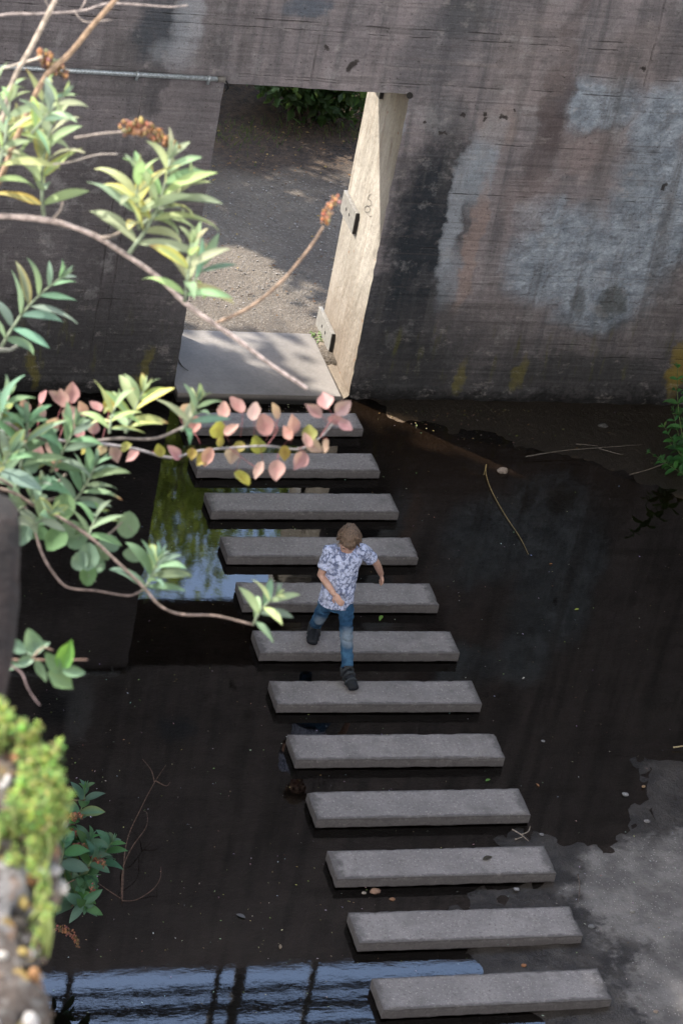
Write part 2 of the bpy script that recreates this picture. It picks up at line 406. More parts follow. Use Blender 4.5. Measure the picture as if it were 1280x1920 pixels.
    c = g.mix(.10, c, g.mix(g.mr(fine, .28, .72), (.08, .08, .08), (.92, .92, .92)), 'OVERLAY')
    c = g.mix(.12, c, g.mix(g.mr(finer, .3, .7), (0, 0, 0), (1, 1, 1)), 'OVERLAY')
    pit = g.mr(g.voro(P, 26), .16, .05); pitm = g.mul(pit, g.mr(g.noise(P, 6, 3), .5, .62))
    c = lay(c, pitm, (.035, .03, .03), .7)
    h = g.add(g.mul(fine, .35), g.mul(g.noise(g.scale(P, (.4, .4, 8)), 2.4, 3), .9))
    h = g.add(h, g.mul(g.mul(g.noise(P, 9, 5, .7), rough), 2.4))
    h = g.sub(h, g.mul(g.add(g.mul(js, .45), pitm), 1.2))
    h = g.add(h, g.mul(finer, .1))
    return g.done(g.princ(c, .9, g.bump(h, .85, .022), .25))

def jamb_material():
    g = G('pale_concrete_reveal'); P = g.pos(); x, y, z = g.sep(P)
    n = g.noise(g.scale(P, (1, 1, .5)), 3.5, 5); f = g.noise(P, 45, 5, .6)
    c = g.mix(g.mr(n, .3, .7), (.20, .18, .152), (.265, .24, .207))
    c = g.mix(g.mul(g.mr(g.noise(g.scale(P, (1, 5, .4)), 2.5, 4), .52, .7), .4), c, (.155, .12, .088))
    c = g.mix(g.mul(g.mr(g.add(z, g.mul(n, .8)), 1.7, .4), .75), c, (.115, .085, .06)); dk = g.noise(g.scale(P, (1, 2.2, .8)), 4.5, 6, .7); c = g.mix(g.mul(g.mr(dk, .55, .68), .45), c, (.10, .08, .062))
    w = g.math('SINE', g.add(g.mul(z, 95), g.mul(g.noise(P, 3, 2), 22)))
    c = g.mix(g.mul(g.mul(g.mr(w, .2, 1), g.mr(z, 1.3, .5)), .16), c, (.16, .12, .085))
    rust = g.mr(g.voro(g.scale(P, (1, 1, 1)), 5.5), .10, .04)
    c = g.mix(g.mul(rust, .8), c, (.16, .06, .025))
    c = g.mix(.35, c, g.mix(f, (.1, .1, .1), (.9, .9, .9)), 'OVERLAY')
    h = g.add(g.add(g.mul(g.noise(P, 14, 5), 1.), g.mul(g.noise(g.scale(P, (1, 1, .7)), 3.5, 3), 5.)), g.add(g.mul(f, .5), g.mul(w, .05)))
    return g.done(g.princ(c, .9, g.bump(h, .6, .012), .2))

def ground_material():
    g = G('pool_bed_and_yard'); P = g.pos(); x, y, z = g.sep(P)
    zone = g.attr('zone'); zr, zg, zb = g.sep(zone)      # R dry concrete, G bank mud, B yard
    n1 = g.noise(P, 1.6, 5); f = g.noise(P, 22, 6, .65); ff = g.noise(P, 80, 4, .6)
    mud = g.mix(g.mr(n1, .35, .68), (.008, .0065, .0052), (.018, .014, .011)); mud = g.mix(g.mul(g.mr(x, 1.3, 1.8), g.mr(y, -1.6, -.7)), mud, g.mix(f, (.085, .056, .034), (.125, .084, .052)))  # bed painted lighter around the sunlit strip to make it brighter
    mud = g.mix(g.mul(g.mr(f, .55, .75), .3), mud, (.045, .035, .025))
    bank = g.mix(g.mr(g.noise(P, 5, 5), .35, .65), (.022, .018, .016), (.055, .048, .043)); bank = g.mix(g.mr(y, -1.8, -.9), bank, g.mix(g.noise(P, 7, 5), (.012, .009, .007), (.034, .027, .021)))
    bank = g.mix(g.mul(g.mr(ff, .55, .8), g.mr(y, -.9, -2., .15, .5)), bank, (.12, .105, .095))
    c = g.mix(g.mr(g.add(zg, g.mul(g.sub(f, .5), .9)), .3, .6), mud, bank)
    dry = g.mix(g.mr(g.noise(P, 3.5, 5, .65), .35, .68), (.105, .098, .096), (.205, .192, .186))
    dry = g.mix(g.mul(g.mr(g.noise(g.scale(P, (1, 3, 1)), 8, 5, .7), .55, .75), .5), dry, (.10, .09, .085))
    dry = g.mix(g.mr(g.voro(P, 42), .2, .08), dry, (.38, .36, .34))
    dm = g.mr(g.add(zr, g.add(g.mul(g.sub(g.noise(P, 4.5, 6, .72), .5), 1.5), g.mul(g.sub(f, .5), .7))),   .36, .74)
    c = g.mix(g.mul(g.mr(g.add(z, g.mul(g.sub(f, .5), .02)), .03, .0), .55), c, g.mix(.5, c, (.012, .009, .007))); c = g.mix(dm, c, dry)
    # yard behind the wall: grey grit, brown litter further back
    peb = g.voro(P, 62, out='Color'); pr_, pg_, pb_ = g.sep(peb)
    yard = g.mix(g.mr(g.noise(P, 1.3, 6, .6), .3, .7), (.066, .052, .040), (.110, .090, .069))
    yard = g.mix(g.mul(g.mr(pr_, .75, .98), .45), yard, (.19, .17, .145))
    yard = g.mix(g.mul(g.mr(pg_, .7, 1.), .4), yard, (.035, .028, .022))
    yard = g.mix(g.mul(g.mr(g.noise(g.scale(P, (1, 2.5, 1)), 5, 6, .7), .52, .68), .5), yard, (.055, .041, .03))
    lit = g.mix(g.mr(g.noise(P, 17, 5, .7), .35, .65), (.015, .010, .007), (.055, .034, .02))
    yard = g.mix(g.mr(g.add(g.sub(y, 4.3), g.mul(g.sub(n1, .5), 1.6)), -.3, .6), yard, lit)
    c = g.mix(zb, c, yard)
    rough = g.mr(g.mx(dm, zb), 0, 1, .42, .92)
    h = g.add(g.mul(g.noise(P, 8, 6, .7), 1.2), g.add(g.mul(f, .9), g.mul(g.voro(P, 62), g.mul(zb, .5))))
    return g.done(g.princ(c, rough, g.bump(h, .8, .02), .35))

def water_material():
    g = G('still_dark_water'); P = g.pos()
    h = g.add(g.mul(g.noise(g.scale(P, (1, 1.6, 1)), 3.0, 3), .55), g.mul(g.noise(g.scale(P, (.75, 1.8, 1)), 15, 4, .6), .16))
    h = g.add(h, g.mul(g.noise(g.scale(P, (.35, 1.5, 1)), 55, 3, .6), .055))
    b = g.bump(h, .05, .010)
    dt = g.n('ShaderNodeVectorMath', operation='DOT_PRODUCT'); g.set(dt.inputs[0], b); g.set(dt.inputs[1], g.n('ShaderNodeNewGeometry').outputs['Incoming'])
    k5 = g.math('POWER', g.math('SUBTRACT', 1.0, g.math('ABSOLUTE', dt.outputs['Value']), clamp=True), 5)
    fr = g.add(.084, g.mul(k5, .916))          # same reflectance seen from either side of the surface
    gl = g.n('ShaderNodeBsdfGlossy'); gl.inputs['Roughness'].default_value = .012; g.set(gl.inputs['Normal'], b)
    tr = g.n('ShaderNodeBsdfTransparent'); tr.inputs[0].default_value = (.28, .25, .225, 1)
    ms = g.n('ShaderNodeMixShader'); g.t.links.new(fr, ms.inputs[0]); g.t.links.new(tr.outputs[0], ms.inputs[1]); g.t.links.new(gl.outputs[0], ms.inputs[2])
    return g.done(ms.outputs[0])

def stone_material():
    g = G('washed_concrete_slab'); P = g.obj(); W = g.pos(); x, y, z = g.sep(P)
    rn = g.n('ShaderNodeObjectInfo').outputs['Random']
    n = g.noise(W, 3.2, 5); f = g.noise(W, 44, 5, .75); f2 = g.noise(W, 20, 5, .65)
    c = g.mix(g.mr(n, .3, .7), (.195, .182, .184), (.27, .252, .252))
    c = g.mix(g.mul(rn, .3), c, (.17, .165, .172)); so4 = g.noise(g.n('ShaderNodeVectorMath', operation='ADD').outputs[0] if False else W, 5.5, 6, .7); c = g.mix(g.mul(g.mr(so4, .52, .66), .45), c, (.105, .10, .10))
    c = g.mix(g.mr(f, .56, .70), c, (.43, .40, .38)); c = g.mix(g.mul(g.mr(f, .46, .34), .7), c, (.10, .09, .085)); v2 = g.voro(W, 23); c = g.mix(g.mul(g.mr(v2, .10, .05), .8), c, (.06, .055, .05))
    v = g.voro(W, 48); c = g.mix(g.mul(g.mr(v, .17, .08), .75), c, (.52, .49, .47))
    # grime along the rims by noise, then one darker tone over the sides
    ed = g.attr('tint'); er, eg, eb = g.sep(ed)
    gr = g.mr(g.add(er, g.add(g.mul(g.sub(f2, .5), .9), g.mul(g.sub(n, .5), .9))), .48, .92)
    c = g.mix(g.mul(gr, .75), c, (.07, .066, .068))
    c = g.mix(g.mul(eg, .68), c, (.075, .069, .068))
    c = g.mix(g.mr(g.add(z, g.mul(g.sub(f2, .5), .03)), .018, .004), c, (.025, .023, .022))
    h = g.add(f, g.mul(f2, .8))
    return g.done(g.princ(c, .88, g.bump(h, .7, .008), .25))

M = {}
M['wall'] = wall_material(); M['jamb'] = jamb_material(); M['ground'] = ground_material(); M['water'] = water_material(); M['stone'] = stone_material()
M['plainwall'] = plain('grey_concrete', (.16, .15, .148), .92, .3, 2.5, .01)
M['darkfoot'] = plain('dark_support_concrete', (.018, .015, .012), .9, .3, 12, .004)  # very dark base tone for the supports under the slabs
M['zinc'] = plain('galvanised_zinc', (.42, .46, .48), .45, .3, 60, .001, .5, .5)
M['steel'] = plain('grey_painted_steel', (.16, .15, .135), .55, .18, 25, .002)
M['darksteel'] = plain('dark_steel', (.03, .028, .026), .6, .2, 25, .002)
M['black'] = plain('black_rubber', (.012, .012, .013), .6, .2, 25, .002)
M['leaf'] = leaf_mat('green_leaf', .32)
M['greyleaf'] = leaf_mat('felted_grey_green_leaf', .34, .7, .15, .2)
M['pinkleaf'] = leaf_mat('pink_autumn_leaf', .35, .6, .15)
M['treeleaf'] = leaf_mat('tree_leaf', .5, .6, .1)
M['bark'] = tint_mat('bark', .85, .5, 70, .003)
M['dryflower'] = tint_mat('dried_flower_head', .9, .5, 120, .002)
M['litter'] = tint_mat('litter', .8, .2, 80, .001)
M['moss'] = leaf_mat('moss_green', .3, .7, .3)
M['oldstone'] = None

# ================================================================ SETTING : ground, water
def poly_sdf(px, py, poly, closed=True):
    """signed distance to polyline/polygon (positive inside for closed)"""
    poly = np.asarray(poly); n = len(poly); d = np.full(px.shape, 1e9); ins = np.zeros(px.shape, bool)
    for i in range(n if closed else n - 1):
        a = poly[i]; b = poly[(i + 1) % n]; e = b - a; w0 = px - a[0]; w1 = py - a[1]
        t = np.clip((w0 * e[0] + w1 * e[1]) / (e @ e), 0, 1)
        d = np.minimum(d, np.hypot(w0 - e[0] * t, w1 - e[1] * t))
        if closed:
            c1 = (a[1] > py) != (b[1] > py)
            with np.errstate(divide='ignore', invalid='ignore'):
                xi = (b[0] - a[0]) * (py - a[1]) / (b[1] - a[1]) + a[0]
            ins ^= c1 & (px < xi)
    return np.where(ins, d, -d) if closed else d

def gpoly(pp, z=0.): return np.array([atz(u, v, z)[:2] for u, v in pp])

shore = np.vstack([gpoly([(1400, 1330), (1280, 1395), (1205, 1450), (1185, 1520), (1120, 1568), (1020, 1572), (950, 1582), (985, 1600), (1000, 1650), (860, 1690), (840, 1725), (905, 1800), (912, 1835), (985, 1905), (1010, 1990), (1020, 2200)]), [[1.2, -16], [7, -16], [7, -3.5]]])
bankp = np.vstack([gpoly([(700, 762), (770, 778), (850, 812), (960, 835), (1060, 850), (1130, 872), (1200, 905), (1290, 930)]), [[6, -1.2], [7, .7], [1.6, .7]]])
dryp = np.vstack([gpoly([(1076, 1604), (1110, 1588), (1200, 1577), (1330, 1560)]), [[4.5, -5.6], [5, -14], [2.2, -14]], gpoly([(1215, 1990), (1190, 1900), (1150, 1850), (1195, 1785), (1120, 1765), (1108, 1710), (1046, 1672), (1088, 1635)])])
def lin(a, b, s): return list(np.linspace(a, b, max(2, int(round(abs(b - a) / s)))))
xs = np.array(sorted(set(np.round([-60, -30, -15, -9, -8.0] + lin(-7, -3, .5) + lin(-2.9, 5.2, .055) + lin(5.6, 7.0, .4) + [7.3, 9, 15, 30, 60], 4))))
ys = np.array(sorted(set(np.round([-60, -40, -25, -17.6, -17, -14, -12, -10] + lin(-9, -7.4, .2) + lin(-7.3, .74, .055) + [.80, .84] + lin(1.0, 9, .12) + [10, 12, 15, 20, 30, 50, 90], 4))))
XX, YY = np.meshgrid(xs, ys)
sd = poly_sdf(XX, YY, shore); bd = poly_sdf(XX, YY, bankp); dd = poly_sdf(XX, YY, dryp)
def fn2(a, b, s, k): return np.array([[mnoise.fractal(Vector((x * s, y * s, k)), 1.0, 2.0, 4) for x, y in zip(r1, r2)] for r1, r2 in zip(a, b)])
NZ = fn2(XX, YY, 1.7, 3.); NZ2 = fn2(XX, YY, 5., 9.)
NZ3 = fn2(XX, YY, 11., 4.)
z1 = np.clip(np.where(sd > 0, sd * .04, sd * .06), -.22, .026) + NZ * .012 + NZ2 * .008 + NZ3 * .005
z2 = np.clip(bd * .05, -.22, .016) + NZ * .010 + NZ2 * .006 + NZ3 * .004
pool = np.maximum(z1, z2)
yard = .083 + NZ2 * .006 + NZ * .004 + np.clip((YY - 5.5) * .3, 0, 1.6) + np.clip(YY - 12, 0, 3) * .1
inpool = (XX > -8.0) & (XX < 7.2) & (YY > -17.3) & (YY < .82)
ZZ = np.where(inpool, np.minimum(pool, .055), yard)
ZZ[(YY > 1.0) & (YY < 1.5)] = np.minimum(ZZ[(YY > 1.0) & (YY < 1.5)], .082)
outside = (~inpool) & (YY < .82); ZZ[outside] = 1.0 + NZ[outside] * .1
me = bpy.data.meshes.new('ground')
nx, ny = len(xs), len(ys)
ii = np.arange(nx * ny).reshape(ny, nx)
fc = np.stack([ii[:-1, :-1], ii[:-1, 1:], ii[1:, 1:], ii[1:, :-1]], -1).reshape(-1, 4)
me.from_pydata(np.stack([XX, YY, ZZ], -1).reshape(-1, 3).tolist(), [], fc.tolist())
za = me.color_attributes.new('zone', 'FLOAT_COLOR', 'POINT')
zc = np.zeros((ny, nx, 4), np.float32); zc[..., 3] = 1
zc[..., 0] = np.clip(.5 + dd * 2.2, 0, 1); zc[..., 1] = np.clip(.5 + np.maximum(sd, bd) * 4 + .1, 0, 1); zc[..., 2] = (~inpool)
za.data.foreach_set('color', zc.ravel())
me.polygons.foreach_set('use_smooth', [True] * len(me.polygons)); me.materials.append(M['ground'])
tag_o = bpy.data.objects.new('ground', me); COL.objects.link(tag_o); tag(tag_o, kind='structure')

w = MB(); w.add([(-7.9, -17.2, 0), (7.1, -17.2, 0), (7.1, .80, 0), (-7.9, .80, 0)], [(0, 1, 2, 3)])
wo_ = w.build('water', M['water'], origin=(0, 0, 0)); tag(wo_, kind='structure')

# ================================================================ WALL WITH DOORWAY
WT = 6.55
def rough_edge_wall():
    bm = bmesh.new()
    def gx(a, b, s): return list(np.linspace(a, b, max(2, int(abs(b - a) / s) + 1)))
    X_ = [-14, -10, -6, -4] + gx(-3, XL, .07) + gx(XL, XR, .07)[1:] + gx(XR, 5, .07)[1:] + [6, 7.2, 9, 14]
    Z_ = [-.4, -.2] + gx(-.05, .6, .05) + gx(.6, ZL, .08)[1:] + gx(ZL, 4, .08)[1:] + [4.6, 5.4, WT]
    def key(a): return round(a, 4)
    V = {}
    def vt(x, y, z):
        k = (key(x), key(y), key(z))
        if k not in V:
            p = Vector((x, y, z))
            if y == YW:
                n = mnoise.fractal(Vector((x * 1.3, z * 1.3, 5)), 1., 2., 4) * .010 + mnoise.noise(Vector((x * 9, z * 9, 1))) * .004
                p.y += n
                if abs(x - XR) < 1e-3 and z < ZL: p.x += mnoise.noise(Vector((z * 14, 0, 3))) * .012; p.y += abs(mnoise.noise(Vector((z * 11, 4, 3)))) * .02
                if abs(x - XL) < 1e-3 and z < ZL: p.x += mnoise.noise(Vector((z * 14, 7, 3))) * .008
                if abs(z - ZL) < 1e-3 and XL < x < XR: p.z += mnoise.noise(Vector((x * 10, 7, 3))) * .006
                if z < .12 and (x > XR or x < XL): p.y += mnoise.noise(Vector((x * 7, z * 9, 8))) * .03 - .02
            V[k] = bm.verts.new(p)
        return V[k]
    def inside(x0, x1, z0): return x0 >= XL - 1e-6 and x1 <= XR + 1e-6 and z0 < ZL - 1e-6
    for a, b in zip(X_[:-1], X_[1:]):
        for c, d in zip(Z_[:-1], Z_[1:]):
            if inside(a, b, c): continue
            f = bm.faces.new([vt(a, YW, c), vt(b, YW, c), vt(b, YW, d), vt(a, YW, d)]); f.material_index = 0
            f = bm.faces.new([vt(a, YB, c), vt(a, YB, d), vt(b, YB, d), vt(b, YB, c)]); f.material_index = 0
    Y_ = gx(YW, YB, .1)
    for c, d in zip(Y_[:-1], Y_[1:]):
        for a, b in zip(Z_[:-1], Z_[1:]):
            if b <= ZL + 1e-6:
                f = bm.faces.new([vt(XL, c, a), vt(XL, c, b), vt(XL, d, b), vt(XL, d, a)]); f.material_index = 0
                f = bm.faces.new([vt(XR, c, a), vt(XR, d, a), vt(XR, d, b), vt(XR, c, b)]); f.material_index = 1
            for X in (X_[0], X_[-1]): bm.faces.new([vt(X, c, a), vt(X, c, b), vt(X, d, b), vt(X, d, a)])
        for a, b in zip(X_[:-1], X_[1:]):
            if a >= XL - 1e-6 and b <= XR + 1e-6: bm.faces.new([vt(a, c, ZL), vt(b, c, ZL), vt(b, d, ZL), vt(a, d, ZL)])
            bm.faces.new([vt(a, c, WT), vt(b, c, WT), vt(b, d, WT), vt(a, d, WT)])
    bm.normal_update()
    me = bpy.data.meshes.new('concrete_wall'); bm.to_mesh(me); bm.free()
    me.materials.append(M['wall']); me.materials.append(M['jamb'])
    o = bpy.data.objects.new('concrete_wall', me); COL.objects.link(o)
    return o
wall = rough_edge_wall()
tag(wall, 'stained grey bunker wall with open doorway behind the pool', 'wall')

def hinge_plate(y0, y1, z0, z1, skew):
    mb = MB(); x0, x1 = XR - .034, XR - .001
    # parallelogram plate standing off the reveal
    mb.box((x0, y0, z0), (x1, y1, z1), M=lambda p: (p[0], p[1], p[2]))
    o = mb.build('hinge_plate', M['steel'], wall, smooth=False, bevel=.004)
    for k in (.38, .62):
        h = MB(); yy = y0 + (y1 - y0) * k; zz = (z0 + z1) / 2
        h.tube([(x0 - .003, yy, zz), (x0 - .0005, yy, zz)], [.015, .015], 10)
        hh = h.build('bolt_hole', M['darksteel'], o, smooth=False)
    e = MB(); e.box((x0 + .004, y0 - .004, z0 + .004), (x1, y0 - .0005, z1 - .004)); e.build('plate_edge', M['darksteel'], o, smooth=False)
    return o
hinge_plate(1.02, 1.44, 1.24, 1.44, 0)
hinge_plate(1.02, 1.50, .07, .26, 0)
hinge_plate(1.02, 1.44, 2.50, 2.845, 0)
# hole at the lintel's end
hm = MB(); hp = aty(767, 177, YW)
hm.tube([(hp[0], YW - .020, hp[2]), (hp[0], YW - .006, hp[2])], [.026, .026], 14); hm.build('drill_hole', M['darksteel'], wall, smooth=False)
# little scratched scribble on the lit reveal
sm = MB()
def jp(u, v): p = atx(u, v, XR); return (XR - .004, p[1], p[2])
for ln in ([(697, 362), (692, 366), (690, 372), (696, 376), (697, 383), (690, 387)], [(690, 384), (684, 388), (684, 395), (690, 398), (695, 393), (692, 386), (688, 385)], [(690, 398), (693, 405), (697, 404)]):
    sm.tube([jp(*q) for q in ln], .0019, 4)
sm.build('graffiti_scribble', plain('grey_scratch', (.12, .108, .095), .9, .2, 50), wall)

# unseen side and camera-side walls, added to cut the sky light on the pool
def slab_wall(name, lo, hi, label):
    mb = MB(); mb.box(lo, hi); o = mb.build(name, M['plainwall'], smooth=False); tag(o, label, 'wall'); return o
slab_wall('added_side_wall', (-10.0, -9.2, -.4), (-9.0, .37, 11.0), 'unseen tall plain grey concrete wall, added on the left to hold back light')
slab_wall('added_side_wall', (7.2, -17.4, -.4), (8.2, .37, 6.4), 'unseen plain grey concrete wall, added on the right to hold back light')
slab_wall('added_viewing_wall', (-8.9, -18.6, -.4), (7.1, -17.3, 9.6), 'unseen high grey concrete wall, added under the viewpoint to hold back light')

# threshold
t = MB(); zt = H
p = [atz(325, 736, zt), atz(640, 743, zt), atz(585, 625, zt), atz(340, 619, zt)]
p[0] = np.array([XL + .004, p[0][1], zt]); p[3] = np.array([XL + .004, 1.31, zt]); p[2] = np.array([p[2][0], 1.31, zt])
t.add([(*q[:2], zt) for q in p] + [(*q[:2], -.3) for q in p], [(0, 1, 2, 3), (7, 6, 5, 4), (0, 4, 5, 1), (1, 5, 6, 2), (2, 6, 7, 3), (3, 7, 4, 0)], (.0, 0, 0))
g = G('smooth_screed'); Pp = g.pos()
cc = g.mix(g.mr(g.noise(Pp, 2.2, 5), .3, .7), (.128, .117, .108), (.185, .168, .154)); cc = g.mix(.3, cc, g.mix(g.noise(Pp, 40, 5, .7), (0, 0, 0), (1, 1, 1)), 'OVERLAY')
zs = g.sep(Pp)[2]; cc = g.mix(g.mr(zs, .075, .03), cc, (.022, .021, .02))
M['screed'] = g.done(g.princ(cc, .85, g.bump(g.noise(Pp, 50, 5), .4, .004), .25))
ts = t.build('threshold_slab', M['screed'], smooth=False, bevel=.008); tag(ts, 'wide smooth grey concrete threshold slab on the doorway floor', 'slab')
# grit wedge between slab and reveal
gw = MB(); gp = [(1.49, .27, .03), (XR - .002, .37, .03), (XR - .002, 1.36, .078), (1.484, 1.33, .078)]
NN = 16; vs = []; 
for i in range(NN + 1):
    for j in range(5):
        a = np.array(gp[0]) * (1 - i / NN) + np.array(gp[3]) * i / NN; b = np.array(gp[1]) * (1 - i / NN) + np.array(gp[2]) * i / NN
        q = a * (1 - j / 4) + b * j / 4; q[2] += rnd.uniform(0, .018); vs.append(q)
gw.add(vs, [(i * 5 + j, i * 5 + j + 1, (i + 1) * 5 + j + 1, (i + 1) * 5 + j) for i in range(NN) for j in range(4)], (.16, .13, .10))
tag(gw.build('gravel_wedge', M['litter']), kind='stuff')

# conduit on the wall
ec = empty('conduit_pipe', (-1.2, YW - .03, 2.90), 'thin galvanised steel conduit pipe clipped along the wall above', 'pipe')
cp = MB(); a = np.array([-3.6, YW - .032, 2.895]); b = np.array([.035, YW - .032, 2.90])
cp.tube([a, b], .020, 12); cp.build('pipe', M['zinc'], ec)
cl = MB(); cl.tube([b - (.05, 0, 0), b + (.012, 0, 0)], .0235, 12); cl.build('end_sleeve', M['steel'], ec)
for u, v in [(122, 130), (258, 136), (392, 144)]:
    q = aty(u, v, YW - .032); c = MB(); c.tube([(q[0] - .012, YW - .032, 2.897), (q[0] + .012, YW - .032, 2.897)], .026, 12)
    c.box((q[0] - .012, YW - .03, 2.845), (q[0] + .012, YW - .012, 2.885)); c.build('clamp', M['zinc'], ec)
cw_ = MB(); cw_.tube([b + (.01, 0, 0), b + (.035, -.005, -.03), b + (.05, .0, -.07), b + (.03, .0, -.11), b + (.045, .01, -.06), b + (.085, .02, -.058)], .007, 6); cw_.build('cable_end', M['black'], ec)

# railing on top of the wall (seen mirrored in the near water)
er_ = empty('railing', (1, 1.0, WT), 'pipe railing along the top of the bunker wall, mirrored in the water', 'railing')
rl = plain('dark_railing_paint', (.05, .05, .052), .6, .2, 30)
def mirror_z(u, v, yy):
    P0 = atz(u, v, 0); d = P0 - CAM; d[2] = -d[2]; t_ = (yy - P0[1]) / d[1]; return (P0 + d * t_)
for v, rr in ((1857, .05), (1890, .066), (1930, .05)):
    zz = mirror_z(450, v, 1.0)[2]; q = MB(); q.tube([(-8, 1.0, zz), (14, 1.0, zz)], rr, 10); q.build('rail', rl, er_)
for u, v in ((445, 1860), (570, 1905), (120, 1905), (-300, 1860), (395, 1905)):
    xx = mirror_z(u, v, 1.0)[0]; q = MB(); q.tube([(xx, 1.0, WT - .02), (xx, 1.0, 8.3)], .058 if u == 445 else .034, 10); q.build('post', rl, er_)

# ================================================================ STEPPING STONES
CORN = {1: [(343, 774), (663, 776), (680, 801), (352, 799)], 2: [(357, 850), (697, 850), (713, 880), (370, 878)], 3: [(383, 924), (732, 926), (748, 958), (398, 956)],
        4: [(412, 1006), (768, 1008), (784, 1043), (430, 1041)], 5: [(443, 1091), (805, 1093), (822, 1134), (458, 1131)], 6: [(473, 1183), (843, 1183), (861, 1224), (490, 1222)],
        7: [(505, 1277), (884, 1276), (903, 1319), (521, 1319)], 8: [(539, 1378), (927, 1375), (946, 1420), (556, 1423)], 9: [(577, 1485), (972, 1477), (994, 1528), (595, 1535)],
        10: [(615, 1596), (1020, 1585), (1042, 1637), (632, 1647)], 11: [(655, 1711), (1068, 1698), (1091, 1755), (673, 1768)], 12: [(699, 1835), (1121, 1815), (1145, 1874), (718, 1893)]}
ORD = ['first stepping stone, nearest to the doorway slab, under the pink leaves', 'second stepping stone out from the doorway', 'third stepping stone out from the doorway', 'fourth stepping stone from the doorway, behind the boy',
       'fifth stepping stone from the doorway, just behind the boy at hip level', "sixth stepping stone from the doorway, under the boy's rear foot", "seventh stepping stone from the doorway, under the boy's front foot",
       'eighth stepping stone from the doorway, the one just past the boy', 'fifth stepping stone counted from the near end', 'third last but one stepping stone, with a small dark footprint smear'.replace('third last but one', 'third from near end'),
       'second stepping stone from the near end, its right end on mud', 'last and nearest stepping stone at the bottom of the photo']
ORD[8] = 'fourth stepping stone from the near end, its far corner at the mud'
def stone_mesh(mb, LX, WY, seed):
    n = 60; m = 14
    r_ = random.Random(seed); ch = .005
    def P(u, v):  # top surface with chipped rims
        return u, v
    xs_ = [-LX / 2, -LX / 2 + .006, -LX / 2 + .016] + list(np.linspace(-LX / 2 + .04, LX / 2 - .04, n)) + [LX / 2 - .016, LX / 2 - .006, LX / 2]
    ys_ = [-WY / 2, -WY / 2 + .006, -WY / 2 + .016] + list(np.linspace(-WY / 2 + .035, WY / 2 - .035, m)) + [WY / 2 - .016, WY / 2 - .006, WY / 2]
    vs = []; cs = []; NX, NY = len(xs_), len(ys_)
    for y in ys_:
        for x in xs_:
            e = min(LX / 2 - abs(x), WY / 2 - abs(y)); nz = mnoise.noise(Vector((x * 14, y * 14, seed)))
            chip = max(0, nz - .25) * .04 + ch
            z = H - (chip * (1 - e / .016) ** 2 if e < .016 else 0) + mnoise.noise(Vector((x * 3, y * 3, seed * 2.3))) * .002
            k = 0
            if e < 1e-6:
                k = .004 * mnoise.noise(Vector((x * 20, y * 20, seed + 5)))
            # grime is worst at the ends
            en = max(0, 1 - (LX / 2 - abs(x)) / .16)
            vs.append((x + math.copysign(k, x) * (abs(abs(x) - LX / 2) < 1e-6), y + math.copysign(k, y) * (abs(abs(y) - WY / 2) < 1e-6), z))
            cs.append((max(max(0, 1 - e / .05) * .95, en * .9), 0, 0))
    fs = [(j * NX + i, j * NX + i + 1, (j + 1) * NX + i + 1, (j + 1) * NX + i) for j in range(NY - 1) for i in range(NX - 1)]
    per = [i for i in range(NX)] + [j * NX + NX - 1 for j in range(1, NY)] + [(NY - 1) * NX + i for i in range(NX - 2, -1, -1)] + [j * NX for j in range(NY - 2, 0, -1)]
    o = len(vs); K = len(per)
    for k_, zz in ((0, .055), (1, .010)):
        for q in per:
            x, y, z = vs[q]; d = mnoise.noise(Vector((x * 12, y * 12, zz * 90 + seed))) * .004
            vs.append((x * (1 + d), y * (1 + d * 3), zz + (mnoise.noise(Vector((x * 9, y * 9, seed))) * .008 if k_ else 0))); cs.append((.5, 1, 0))
    top = per
    for a in range(K):
        b = (a + 1) % K
        fs.append((top[a], o + a, o + b, top[b])); fs.append((o + a, o + K + a, o + K + b, o + b))
    fs.append(tuple(o + K + a for a in range(K)))
    mb.add(vs, fs, cs)
    return mb
for k in range(1, 13):
    c4 = [atz(u, v, H) for u, v in CORN[k]]; ctr = sum(c4) / 4
    ex = nrm((c4[1] - c4[0]) + (c4[2] - c4[3])); LX = .5 * (np.linalg.norm(c4[1] - c4[0]) + np.linalg.norm(c4[2] - c4[3]))
    WY = .5 * (np.linalg.norm(c4[3] - c4[0]) + np.linalg.norm(c4[2] - c4[1])); LX = .5 * LX + .5 * 1.54; WY = .5 * WY + .5 * .285
    e = empty('stepping_stone', (ctr[0], ctr[1], 0), ORD[k - 1], 'stepping stone', 'concrete stepping stones across the pool')
    e.rotation_euler.z = math.atan2(ex[1], ex[0])
    mb = stone_mesh(MB(), LX, WY, k * 1.7); mb.v = [tuple(np.array(q) + world_loc(e)) for q in mb.v]
    mb.build('slab', M['stone'], e, smooth=False)
    s = MB(); s.box((-LX / 2 + .05, -WY / 2 + .035, -.25), (LX / 2 - .05, WY / 2 - .035, .012)); s.v = [tuple(np.array(q) + world_loc(e)) for q in s.v]
    s.build('support', M['darkfoot'], e, smooth=False)


